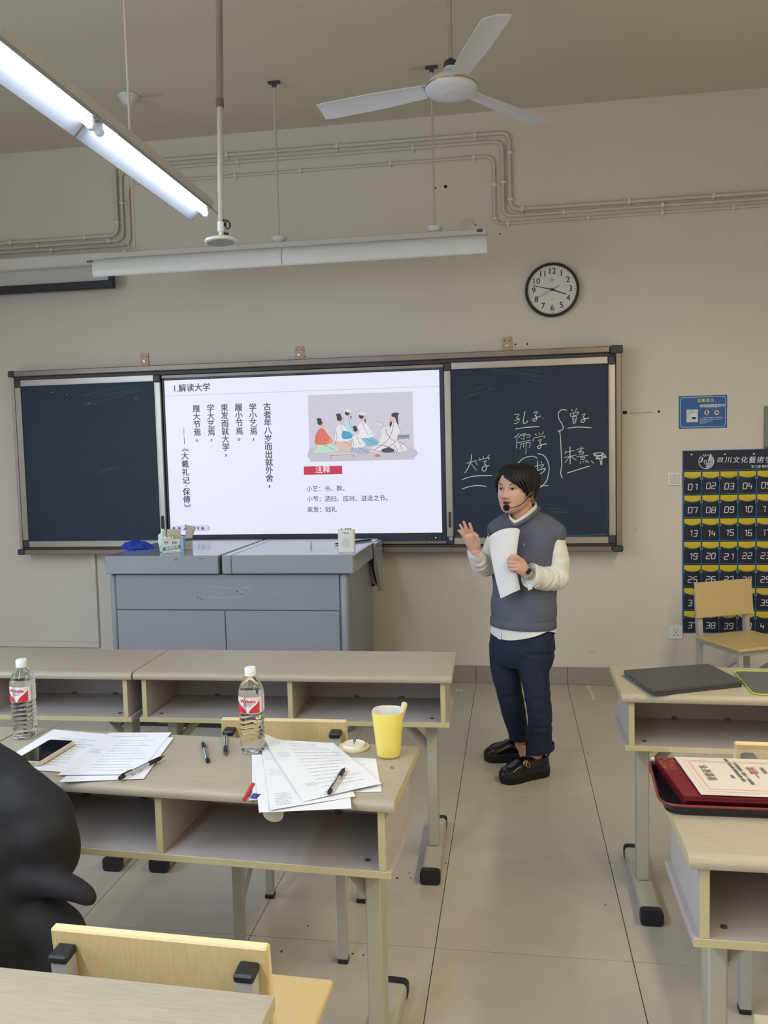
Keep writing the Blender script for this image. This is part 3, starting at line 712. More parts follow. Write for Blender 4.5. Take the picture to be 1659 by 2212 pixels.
DIG = {'0': [[(0, 0), (0, 2), (1, 2), (1, 0), (0, 0)]], '1': [[(.45, 1.75), (.95, 2), (.95, 0)]], '2': [[(0, 2), (1, 2), (1, 1), (0, 1), (0, 0), (1, 0)]],
       '3': [[(0, 2), (1, 2), (1, 0), (0, 0)], [(.2, 1), (1, 1)]], '4': [[(.15, 2), (0, .8), (1, .8)], [(.8, 1.4), (.8, 0)]], '5': [[(1, 2), (0, 2), (0, 1.05), (1, 1), (1, 0), (0, 0)]],
       '6': [[(1, 2), (0, 2), (0, 0), (1, 0), (1, 1), (0, 1)]], '7': [[(0, 1.7), (0, 2), (1, 2), (.7, 0)]], '8': [[(0, 0), (0, 2), (1, 2), (1, 0), (0, 0)], [(0, 1), (1, 1)]], '9': [[(0, 0), (1, 0), (1, 2), (0, 2), (0, 1), (1, 1)]]}
pk_bm = MB()                                    # a softly bulging pocket, mouth dipping in the middle
def pfn(u, v):
    top = .106-.012*math.sin(math.pi*min(max((u-.06)/.88, 0), 1))**.6
    z = v*top; x = (u-.5)*.1005
    b = math.sin(math.pi*u)**.5*(.004+.013*v)
    return (x, -.004-b, z)
pk_bm.grid(pfn, 12, 6)
lin_bm = MB().grid(lambda u, v: ((u-.5)*.1, -.0065-.002*math.sin(math.pi*u), .086+v*(.050)), 8, 2)
rim_bm = MB().tube([pfn(k/12, 1) for k in range(13)], .0028, 6)
pk0 = None
for j in range(7):
    for i in range(6):
        n = i+1+6*j; loc = (PX0+PW*(i+.5)-1.72, .01, PZ1-PHH*(j+1)+.004-.352)
        loc = (loc[0], .01-.001, loc[2])
        if pk0 is None:
            pk0 = obj('pocket', pk_bm, M_navy, hp, 60, loc=loc)
            l0 = obj('lining', lin_bm, M_lin, pk0, 60); r0_ = obj('pocket_hem', rim_bm, M_pip, pk0, 60); pk = pk0
        else:
            pk = share(pk0, loc); share(l0, (0, 0, 0), pk); share(r0_, (0, 0, 0), pk)
        nm = MB()
        for d, ch in enumerate('%02d' % n):
            for st in DIG[ch]:
                pts = []
                for (u, v, _) in (fillet([(a, b, 0) for a, b in st], .22, 3) if len(st) > 2 else [Vector((a, b, 0)) for a, b in st]):
                    x = -.027+d*.0315+u*.0215+v*.0015; z = .026+v*.0185+random.Random(n).uniform(-.003, .003)
                    uu = x/.1005+.5; yv = pfn(uu, z/.1)[1]
                    pts.append((x, yv-.0012, z))
                nm.ribbon(pts, .0048)
        obj('number', nm, M_prt, pk)

# ------------------------------------------------------------------ switch, socket, edge of the green board
def plate_at(px0, py0, px1, py1):
    a, b = PY(px0, py1, -.008), PY(px1, py0, -.008); return (a.x, b.x, a.z, b.z)
x0, x1, z0, z1 = plate_at(1442.5, 1020.5, 1472.5, 1049)
o = thing('light_switch', 'white two-rocker light switch left of the number pockets', 'switch', ((x0+x1)/2, -.005, z0))
obj('plate', MB().box(x0, x1, -.010, -.0005, z0, z1, .003), M_whitep, o, world=True)
xm = (x0+x1)/2; g = .011
rk = mat('rocker_white', (204, 206, 204), .35)
obj('rocker', MB().box(x0+g, xm-.0008, -.0135, -.009, z0+g, z1-g, .002), rk, o, world=True); obj('rocker', MB().box(xm+.0008, x1-g, -.0135, -.009, z0+g, z1-g, .002), rk, o, world=True)
x0, x1, z0, z1 = plate_at(1445, 1351, 1474.5, 1380)
o = thing('power_socket', 'white five-hole wall socket below the light switch', 'socket', ((x0+x1)/2, -.005, z0))
obj('plate', MB().box(x0, x1, -.011, -.0005, z0, z1, .003), M_whitep, o, world=True)
xm, zm = (x0+x1)/2, (z0+z1)/2; sl = MB()
for dx, dz, a in ((-.012, .018, 25), (.012, .018, -25), (-.001, -.002, 90), (-.012, -.02, 60), (.012, -.02, -60)):
    c, s_ = math.cos(R_(a)), math.sin(R_(a)); sl.ribbon([(xm+dx-.006*c, -.0112, zm+dz-.006*s_), (xm+dx+.006*c, -.0112, zm+dz+.006*s_)], .0035)
obj('socket_slots', sl, M_hole, o, world=True)
x0 = PY(1652, 900, -.02).x; z0 = PY(1655, 966, -.02).z; z1 = PY(1653, 877, -.02).z
o = thing('notice_board', 'grey-green notice board cut by the right edge of the frame above the number pockets', 'board', (x0+.4, -.01, z0))
obj('panel', MB().box(x0, x0+.8, -.02, -.001, z0, z1, .003), mat('notice_green', (122, 138, 122), .6), o, world=True)
obj('frame_corner', MB().box(x0, x0+.05, -.023, -.001, z0-.008, z0+.004, .002), mat('notice_brown', (110, 92, 78), .6), o, world=True)

# ------------------------------------------------------------------ projector screen (rolled up)
o = thing('projection_screen', 'rolled projection screen case on the wall, dark weight bar hanging below, upper left', 'projection screen', (-3.2, -.09, 2.70))
obj('case', MB().box(-4.15, -2.292, -.165, -.003, 2.862, 2.948, .014), M_white, o, 40, world=True)
obj('end_cap', MB().box(-2.300, -2.286, -.168, -.003, 2.858, 2.952, .010), M_whitep, o, world=True)
obj('fabric', MB().box(-4.1, -2.425, -.10, -.097, 2.765, 2.865), mat('screen_fabric', (196, 194, 190), .8), o, world=True)
obj('weight_bar', MB().box(-4.13, -2.400, -.122, -.078, 2.712, 2.766, .006), mat('bar_black', (46, 48, 58), .4), o, world=True)
obj('end_post', MB().box(-2.434, -2.402, -.121, -.079, 2.765, 2.80, .003), mat('bar_black', (46, 48, 58), .4), o, world=True)
p = PY(196, 565, -.1655); obj('logo', MB().text('AMAY', .022, wallM(p.x, -.1656, p.z), 'CENTER', .0012), M_num, o, world=True)

# ------------------------------------------------------------------ unlit chalkboard lamp on three rods
LBY = -.695
o = thing('chalkboard_lamp', 'long white unlit strip lamp hanging over the chalkboard on three rods', 'lamp', (-1.03, LBY, 2.64))
prof = [(.0, 2.752), (-.045, 2.748), (-.072, 2.735), (-.088, 2.712), (-.094, 2.685), (-.092, 2.660), (-.085, 2.640)]
inner = [(y+.0025, z-.002) for y, z in prof[::-1]]
M_shell = mat('lamp_shell', (218, 218, 220), .32)
for x0, x1 in ((-2.196, -1.034), (-1.030, .137)):
    sh = MB().prism([(y, z) for y, z in prof]+[(y+.003, z-.001) for y, z in prof[::-1]], lambda u, v, t: (t, LBY+u, v), x0, x1)
    obj('reflector_shell', sh, M_shell, o, 40, world=True)
    obj('lip', MB().tube([(x0, LBY-.085, 2.639), (x1, LBY-.085, 2.639)], .0035, 6), M_white, o, world=True)
    obj('end_plate', MB().prism(prof+[(.02, 2.70)], lambda u, v, t: (t, LBY+u, v), x1-.003, x1-.001), M_shell, o, world=True)
    tb = MB().cyl((x0+.03, LBY+.0, 2.715), (x1-.03, LBY+.0, 2.715), .013, 10)
    obj('fluorescent_tube', tb, mat('tube_off', (226, 226, 226), .3), o, 40, world=True)
obj('housing', MB().box(-2.15, .136, LBY-.034, LBY+.034, 2.752, 2.787, .004), mat('lamp_housing', (196, 194, 190), .4), o, world=True)
p = PY(1036, 507, LBY-.035); obj('rating_label', MB().box(p.x-.015, p.x+.017, LBY-.0355, LBY-.0338, 2.768, 2.782), mat('label_blue', (70, 76, 110), .5), o, world=True)
M_rod = mat('rod_grey', (192, 184, 170), .5); M_oxide = mat('bracket_dark', (70, 66, 62), .5)
for i, x in enumerate((-1.964, -1.070, -.160)):
    obj('rod', MB().cyl((x, LBY, 2.785), (x, LBY, H-.004), .0065, 8), M_rod if i else M_ceil, o, 40, world=True)
    bowl = [(.010, .030), (.022, .034), (.042, .022), (.047, .012), (.046, .010), (.03, .008)]
    if i:
        obj('canopy_bowl', MB().lathe([(.024, .0), (.044, .016), (.050, .030), (.048, .032), (.008, .026)], 20, Matrix.Translation((x, LBY, 2.787))), M_white, o, 40, world=True)
        br = MB().box(x-.035, x+.035, LBY-.012, LBY+.012, H-.014, H-.001, .003); br.box(x-.012, x+.012, LBY-.012, LBY+.012, H-.034, H-.012, .003)
        obj('ceiling_bracket', br, M_oxide, o, world=True)
    else:
        obj('canopy_bowl', MB().lathe([(.010, -.058), (.024, -.056), (.050, -.024), (.062, -.003), (.055, 0)], 20, Matrix.Translation((x, LBY, H))), M_white, o, 40, world=True)
# bare patches of ceiling by the hooks
pa = MB()
for px, py, s_ in ((325, 205, 15), (907, 148, 12)):
    c = PZ(px, py, H-.0004); pa.poly([(c.x+s_*.0055*math.cos(a)*(1+.15*math.sin(3*a)), c.y+s_*.002*math.sin(a), c.z) for a in [k*.5236 for k in range(12)][::-1]])
ce = bpy.data.objects['ceiling']
obj('bare_patch', pa, mat('bare_plaster', (190, 183, 168), .9), ce, world=True)

# ------------------------------------------------------------------ lit strip lamp
LAX = -1.262
M_refl = mat('lamp_reflector', (158, 160, 164), .35)
M_tube = mat('tube_lit', (220, 234, 255), .4, emit=16.0)
o = thing('strip_lamp', 'lit white fluorescent strip lamp running from the upper left edge towards the chalkboard', 'lamp', (LAX, -2.6, 2.75))
for k, (y0, y1) in enumerate(((-2.485, -1.345), (-3.64, -2.505))):
    rf = MB().prism([(-.085, 2.757), (-.082, 2.757), (-.027, 2.812), (.027, 2.812), (.082, 2.757), (.085, 2.757), (.029, 2.816), (-.029, 2.816)], lambda u, v, t: (LAX+u, t, v), y0, y1)
    obj('reflector', rf, M_refl, o, world=True)
    obj('fluorescent_tube', MB().cyl((LAX, y0+.035, 2.782), (LAX, y1-.035, 2.782), .013, 12), M_tube, o, 40, world=True)
    for yy in (y0+.02, y1-.02):
        s_ = MB().box(LAX-.012, LAX+.012, yy-.012, yy+.012, 2.766, 2.812, .003); s_.cyl((LAX, yy-.014, 2.782), (LAX, yy+.014, 2.782), .0155, 10)
        obj('lamp_holder', s_, M_whitep, o, world=True)
obj('housing', MB().box(LAX-.030, LAX+.030, -3.66, -1.335, 2.816, 2.862, .004), M_white, o, world=True)
for yy in (-2.20, -3.58): obj('rod', MB().cyl((LAX, yy, 2.86), (LAX, yy, H-.002), .0055, 8), M_ceil, o, 40, world=True)

M_fan = mat('fan_enamel', (222, 226, 236), .35)
# ------------------------------------------------------------------ ceiling fan
FX, FY, FZ = .004, -1.56, 3.20
o = thing('ceiling_fan', 'white three-blade ceiling fan with a gold ring round its hub', 'fan', (FX, FY, FZ))
T = Matrix.Translation((0, 0, 0))
obj('motor_housing', MB().lathe([(.02, -.030), (.04, -.031), (.072, -.029), (.078, -.024), (.092, -.023), (.108, -.016), (.117, -.006), (.119, .004), (.117, .014), (.104, .034), (.075, .055), (.04, .07), (.03, .095)], 48, T), M_fan, o, 50)
obj('trim_ring', MB().lathe([(.1185, .004), (.1205, .006), (.1205, .010), (.1180, .012)], 48, T, cap0=False, cap1=False), mat('gold_trim', (190, 160, 96), .3, metal=.9), o, 50)
obj('brand_mark', MB().text('SKYFAN', .022, frame((0, 0, -.0487), (1, 0, 0), (0, -1, 0)), 'CENTER', .001), mat('fan_print', (150, 96, 90), .5), o) if False else None
obj('down_rod', MB().cyl((0, 0, .08), (0, 0, H-FZ-.002), .010, 10), mat('rod_ceiling', (170, 162, 146), .6), o, 40)
obj('lower_canopy', MB().lathe([(.026, .09), (.034, .10), (.03, .12), (.011, .135)], 20, T), M_dark, o, 40)
obj('ceiling_canopy', MB().lathe([(.012, .44), (.04, .46), (.05, .499)], 20, T), M_ceil, o, 40)
for ang in (170, 48.5, -70):
    a = R_(ang); D = Vector((math.cos(a), math.sin(a), 0)); Q = Vector((-math.sin(a), math.cos(a), 0))
    pit = R_(11)
    def bl(u, v):
        r = .125+u*.52; wd = .047+.016*math.sin(min(u*1.6, 1)*1.57)
        if u > .985: wd -= .006
        t = (v-.5)*2*wd
        z = .010+t*math.sin(pit)*1.0+.006*(1-(v-.5)**2*4)-.012*u
        p_ = D*r+Q*t*math.cos(pit); return (p_.x, p_.y, z)
    obj('blade', MB().grid(bl, 16, 6, None, 0, .004), M_fan, o, 50)
    am = MB().prism([(.08, -.03), (.13, -.022), (.19, -.012), (.19, .012), (.13, .022), (.08, .03)], lambda u, v, t: tuple(D*u+Q*v*math.cos(pit)+Vector((0, 0, .014+v*math.sin(pit)+t))), .004, .011)
    obj('blade_arm', am, M_fan, o)

# ------------------------------------------------------------------ hanging microphone
A, B = PY(473.5, 0, -2.5), PY(477.5, 498, -2.5); d = (A-B).normalized(); top = B+d*((H-.001-B.z)/d.z)
o = thing('ceiling_microphone', 'white disc microphone at the end of a grey pole hanging from the ceiling', 'microphone', tuple(B))
J = PY(475, 222, -2.5)
obj('pole', MB().cyl(B, J, .0105, 12), mat('pole_light', (186, 184, 180), .4), o, 40, world=True)
obj('upper_pole', MB().cyl(J, top, .0122, 12), mat('pole_grey', (138, 132, 128), .45), o, 40, world=True)
obj('pole_joint', MB().cyl(J-d*.016, J+d*.012, .0145, 14), mat('joint_brown', (112, 98, 90), .5), o, 40, world=True)
C = PY(477, 521, -2.5)
obj('neck', MB().tube([B+d*.03, B-d*.004, B-d*.006, C+Vector((0, 0, .014))], [.0135, .0135, .008, .007], 12), M_whitep, o, 40, world=True)
obj('disc', MB().lathe([(.002, -.006), (.052, -.006), (.059, -.003), (.060, .001), (.055, .007), (.03, .013), (.012, .018)], 40, frame(tuple(C), (1, 0, .06), (0, 1, 0))), M_whitep, o, 40, world=True)
obj('grille', MB().lathe([(.001, -.0066), (.051, -.0064)], 40, frame(tuple(C), (1, 0, .06), (0, 1, 0)), cap0=False, cap1=False), mat('grille_grey', (150, 152, 156), .6), o, world=True)
cb = [PY(x, y, -2.5+dy) for x, y, dy in ((487, 515, 0), (484, 495, .01), (481, 478, .01), (484, 474, -.01), (494, 478, -.02), (498, 487, -.02), (492, 497, -.01), (486, 488, 0), (489, 476, .01))]
obj('cable', MB().tube(fillet(cb, .02, 4), .0026, 6), M_blackp, o, 60, world=True)
obj('cable_plug', MB().tube([PY(481, 474, -2.5), PY(483, 488, -2.5)], .006, 8), M_blackp, o, world=True)
obj('cable_plug', MB().tube([PY(490, 503, -2.5), PY(491, 517, -2.5)], .006, 8), M_blackp, o, world=True)
# ------------------------------------------------------------------ podium
PF, PB = -1.05, -.25          # front / back of the body
pd = thing('lectern_podium', 'large grey steel teaching podium below the lit screen', 'podium', (-1.33, -.65, 0))
obj('body', MB().box(-2.046, -.646, PF+.02, PB, .0, .893, .012), M_pod, pd, world=True)
obj('corner_post', MB().box(-2.047, -2.012, PF, PF+.06, .0, .892, .014), M_pod, pd, 50, world=True)
obj('corner_post', MB().box(-.692, -.645, PF, PF+.06, .0, .892, .014), M_pod, pd, 50, world=True)
obj('upper_panel', MB().box(-2.010, -.695, PF+.006, PF+.03, .686, .888, .003), M_pod, pd, world=True)
for x0, x1 in ((-2.008, -1.360), (-1.356, -.698)):
    obj('door', MB().box(x0, x1, PF+.002, PF+.03, .06, .681, .003), M_pod, pd, world=True)
obj('plinth', MB().box(-2.03, -.66, PF+.01, PF+.04, .0, .056), M_podgap, pd, world=True)
# hood in two leaves with a dark slit and a folding strip
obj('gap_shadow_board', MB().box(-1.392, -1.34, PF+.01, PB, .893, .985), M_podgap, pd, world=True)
obj('left_lid', MB().box(-2.052, -1.376, -1.080, -.225, .896, 1.0, .004), M_podtop, pd, None, world=True)
obj('right_lid', MB().box(-1.299, -.604, -1.080, -.225, .896, 1.0, .006), M_podtop, pd, None, world=True)
obj('fold_strip', MB().box(-1.354, -1.301, -1.079, -.225, .896, 1.0, .004), M_podtop, pd, None, world=True)
obj('side_flap', MB().prism([(-.46, .992), (-.225, .992), (-.225, .67), (-.30, .67), (-.42, .86)], lambda u, v, t: (t, u, v), -.600, -.582), M_podtop, pd, world=True)
fb = MB().box(-.640, -.601, -.300, -.285, .70, .715); fb.box(-.640, -.625, -.300, -.285, .70, .89)
obj('flap_bracket', fb, M_pod, pd, world=True)
obj('flap_stay', MB().tube([(-.63, -.40, .89), (-.615, -.36, .80), (-.612, -.30, .72)], .006, 6), M_podgap, pd, world=True)
# wear on the steel: tape residue, scratches
wr = MB(); rnd = random.Random(5)
def pf(x, y): return PY(200+x/2.5136, 1120+y/2.5136, PF+.0052)
for k in range(10):
    x, y = rnd.choice(((600, 395), (640, 430), (800, 400), (830, 385), (610, 430))); x += rnd.uniform(-25, 25); y += rnd.uniform(-25, 20)
    wr.ribbon([pf(x, y), pf(x+rnd.uniform(5, 35), y+rnd.uniform(-14, 14)), pf(x+rnd.uniform(20, 55), y+rnd.uniform(-18, 18))], .0016)
wr.ribbon([pf(640, 432), pf(740, 430), pf(820, 424)], .002); wr.ribbon([pf(850, 408), pf(930, 412), pf(1018, 405)], .0014); wr.ribbon([pf(590, 360), pf(680, 372), pf(830, 380)], .0016)
obj('tape_residue', wr, mat('residue', (186, 190, 192), .4), pd, world=True)
wr = MB()
for pts in (((1030, 572), (1110, 575), (1230, 574)), ((820, 573), (828, 571)), ((1065, 512), (1068, 520)), ((330, 508), (342, 512)), ((412, 514), (424, 509))):
    wr.ribbon([pf(*q) for q in pts], .0024)
obj('scratch', wr, mat('scratch_dark', (96, 100, 104), .6), pd, world=True)
wr = MB()
for pts in (((445, 222), (462, 222)), ((448, 228), (458, 226)), ((575, 219), (605, 218))):
    wr.ribbon([PY(200+x/2.5136, 1120+y/2.5136, -1.0812) for x, y in pts], .003)
for x, y in ((572, 428), (590, 437), (812, 410), (786, 396)):
    p = pf(x, y); wr.box(p.x-.004, p.x+.004, p.y-.0006, p.y, p.z-.003, p.z+.003)
obj('dirt_mark', wr, mat('dirt_dark', (84, 86, 88), .8), pd, world=True)

ZT = 1.0005
# blue cloth
rnd = np.random.RandomState(4)
cx, cy = PZ(293, 1186, 1.0).x, PZ(293, 1186, 1.0).y
def clothfn(u, v):
    a = u*2*math.pi; r = v
    ed = 1+.16*math.sin(3*a+.5)+.10*math.sin(7*a)+.06*math.sin(11*a+1)
    x = r*.098*ed*math.cos(a); y = r*.062*ed*math.sin(a)
    z = .046*(1-r**1.8)+.016*(1-r)*math.sin(5*a)+.020*math.sin(7*a+r*9)*r*(1.1-r)+.006*r*abs(math.sin(6*a))
    return (x, y, max(z, .0))
single('cleaning_cloth', MB().grid(clothfn, 64, 14, Matrix.Translation((cx, cy, ZT))), mat('cloth_blue', (34, 70, 176), .9, bump=.5, bscale=300), 'crumpled blue cleaning cloth lying on the podium', 'cloth', 70)
# chalk boxes
M_card = mat('card_white', (212, 214, 212), .6); M_cardin = mat('card_inside', (188, 178, 160), .8); M_green = mat('box_green', (40, 142, 118), .5); M_tissue = mat('tissue_white', (232, 238, 236), .9)
M_redp = mat('print_red', (180, 80, 84), .6); M_bluebag = mat('blue_film', (150, 182, 216), .4)
b0 = PZ(351.5, 1195.5, 1.0); b1 = PZ(390, 1194, 1.0)
wv = (b1-b0); wv.z = 0; W0 = wv.length; ux = wv.normalized(); uy = Vector((-ux.y, ux.x, 0))
bx = thing('chalk_box', 'white and green chalk box with open flap and crumpled tissue, on the podium', 'box', tuple(b0+ux*W0/2+uy*.03), math.atan2(ux.y, ux.x))
bx.location.z = ZT
HB = .080
obj('carton', MB().box(-W0/2, W0/2, -.03, .03, 0, HB, .0015), M_card, bx)
obj('open_flap', MB().add([(-W0/2+.02, .03, HB), (W0/2, .03, HB), (W0/2-.002, .042, HB+.052), (-W0/2+.022, .042, HB+.054), (-W0/2+.02, .0285, HB), (W0/2, .0285, HB), (W0/2-.002, .0405, HB+.052), (-W0/2+.022, .0405, HB+.054)], [(0, 1, 2, 3), (7, 6, 5, 4), (0, 4, 5, 1), (1, 5, 6, 2), (2, 6, 7, 3), (3, 7, 4, 0)]), M_cardin, bx)
obj('side_flap', MB().add([(-W0/2+.03, -.01, HB), (W0/2-.01, .02, HB), (W0/2-.028, .018, HB+.018), (-W0/2+.05, .0, HB+.024)], [(0, 1, 2, 3)]), M_cardin, bx)
obj('green_band', MB().poly([(-W0/2, -.0305, .012), (W0/2, -.0305, .026), (W0/2, -.0305, .047), (-W0/2, -.0305, .033)]), M_green, bx)
obj('band_text', MB().text('蓝鸽粉笔', .0185, frame((.004, -.0308, .0295), (1, 0, .165), (0, 0, 1)), 'CENTER', .0008, spacing=1.08), M_card, bx)
q = MB(); q.poly([(W0*.18+.0145*math.cos(a), -.0306, .0635+.007*math.sin(a)) for a in [k*.3142 for k in range(20)]]); obj('green_oval', q, M_green, bx)
obj('oval_text', MB().text('教育', .0085, frame((W0*.18, -.031, .0635), (1, 0, 0), (0, 0, 1)), 'CENTER', .0003), M_card, bx)
obj('red_print', MB().text('品质', .012, frame((-W0*.28, -.0306, .062), (1, 0, 0), (0, 0, 1)), 'CENTER', .0004).text('高级学校专用无尘粉笔', .0052, frame((0, -.0306, .0065), (1, 0, 0), (0, 0, 1)), 'CENTER').text('CHALK', .0045, frame((-W0*.28, -.0306, .051), (1, 0, 0), (0, 0, 1)), 'CENTER'), M_redp, bx)
obj('small_print', MB().text('中国名牌产品', .0055, frame((W0*.18, -.0306, .053), (1, 0, 0), (0, 0, 1)), 'CENTER'), M_num, bx)
obj('blue_wrapper', MB().prism([(-.028, 0), (.028, 0), (.03, .055), (.022, .092), (-.004, .088), (-.026, .082)], lambda u, v, t: (t+.002*math.sin(v*200), u, v), W0/2+.001, W0/2+.018), M_bluebag, bx)
def crumple(name, c, rx, ry, rz, m, label, cat, seed, n=20):
    rs = np.random.RandomState(seed); ph = rs.rand(12)*6.28
    def fn(u, v):
        a = u*2*math.pi; b = math.pi*(v-.5)
        k = 1+.18*math.sin(3*a+ph[0]+2*b)+.14*math.sin(5*a+ph[1]-3*b)+.10*math.sin(9*b+ph[2]+2*a)
        return (c[0]+rx*k*math.cos(a)*math.cos(b), c[1]+ry*k*math.sin(a)*math.cos(b), max(c[2]+rz*k*math.sin(b), c[2]-rz))
    return single(name, MB().grid(fn, n*2, n), m, label, cat)
tp = b0+ux*.004+uy*.055
crumple('crumpled_tissue', (tp.x-.017, tp.y+.02, ZT+.060), .022, .022, .058, M_tissue, 'crumpled white tissue at the left side of the chalk box', 'tissue', 3)
ts = MB().grid(lambda u, v: (-W0/2+.01+u*.05, -.012+v*.03, HB+.002+.014*abs(math.sin(u*7+v*2))*math.sin(math.pi*v)), 12, 6)
obj('tissue_tuft', ts, M_tissue, bx, 60)
c0 = PZ(400.5, 1188, 1.0); c1 = PZ(417, 1186.5, 1.0)
wv = c1-c0; wv.z = 0; W1 = wv.length; ux = wv.normalized(); uy = Vector((-ux.y, ux.x, 0))
b2 = thing('chalk_box', 'second, narrow side-on chalk box with raised flap, behind the green-banded one', 'box', tuple(c0+ux*W1/2+uy*.042), math.atan2(ux.y, ux.x)); b2.location.z = ZT
H2 = .107
obj('carton', MB().box(-W1/2, W1/2, -.042, .042, 0, H2-.03, .0015), M_card, b2)
obj('end_flap', MB().prism([(-W1/2, H2-.03), (W1/2, H2-.03), (W1/2-.003, H2+.006), (W1/2-.010, H2+.012), (-W1/2+.012, H2+.012), (-W1/2+.006, H2+.002)], lambda u, v, t: (u, t, v), -.042, -.0405), M_card, b2)
obj('open_flap', MB().add([(W1/2, .042, H2-.03), (W1/2, -.04, H2-.03), (W1/2+.026, -.045, H2+.025), (W1/2-.012, .045, H2+.038), (W1/2-.0015, .042, H2-.03), (W1/2-.0015, -.04, H2-.03), (W1/2+.0245, -.045, H2+.025), (W1/2-.0135, .045, H2+.038)], [(0, 1, 2, 3), (7, 6, 5, 4), (0, 4, 5, 1), (1, 5, 6, 2), (2, 6, 7, 3), (3, 7, 4, 0)]), M_cardin, b2)
obj('green_band', MB().box(-W1/2, W1/2, -.0424, -.0418, .052, .068), M_green, b2)
obj('print', MB().text('无尘粉笔', .008, frame((0, -.0428, .060), (1, 0, 0), (0, 0, 1)), 'CENTER').text('高级专用', .006, frame((0, -.0426, .043), (1, 0, 0), (0, 0, 1)), 'CENTER').text('安全无毒', .006, frame((.006, -.0426, .033), (1, 0, 0), (0, 0, 1)), 'CENTER').text('执行标准', .006, frame((0, -.0426, .019), (1, 0, 0), (0, 0, 1)), 'CENTER'), M_redp, b2)
# chalk stub, loudspeaker, stylus
p = PZ(672, 1178.5, 1.0); single('chalk_stub', MB().lathe([(.0055, 0), (.0055, .028), (.004, .034), (.002, .036)], 10, Matrix.Translation((p.x, p.y, ZT))), M_card, 'short white chalk stub standing on the podium left of the small loudspeaker', 'chalk', 40)
p0, p1 = PZ(730, 1193.5, 1.0), PZ(766, 1193.5, 1.0); sw = (p1-p0).length
spk = thing('portable_speaker', 'small white voice amplifier standing near the front edge of the podium', 'speaker', ((p0.x+p1.x)/2, p0.y+.017, ZT))
obj('case', MB().prism(rrect(sw, .034, .012), lambda u, v, t: (u, v, t), 0, .128), M_whitep, spk, 50)
gr = MB()
for i in range(13):
    for j in range(13):
        x, z = (i-6)*.005, (j-6)*.005
        if x*x+z*z < .0265**2: gr.box(x-.0012, x+.0012, -.0174, -.0168, .052+z-.0012, .052+z+.0012)
obj('grille', gr, mat('grille_shade', (160, 160, 158), .6), spk)
obj('name_print', MB().text('TAKSTAR', .0085, frame((0, -.0173, .108), (1, 0, 0), (0, 0, 1)), 'CENTER', .0003), M_num, spk)
for x in (-.028, -.006, .004, .014, .024): obj('button', MB().lathe([(.0035, .128), (.0035, .133)], 8, Matrix.Translation((x, 0, 0))), M_blackp, spk)
a, b = PZ(722, 1175, ZT+.006), PZ(803, 1165.5, ZT+.006); d = (b-a).normalized()
pn = thing('stylus_pen', 'long black stylus pen lying behind the small loudspeaker', 'pen', tuple((a+b)/2)); pn.location.z = ZT
obj('barrel', MB().tube([a+d*.02, a+d*.03, b-d*.02, b], [.0045, .006, .006, .004], 10), M_blackp, pn, 50, world=True)
obj('tip', MB().tube([a, a+d*.02], [.001, .0045], 10), M_dark, pn, 50, world=True)

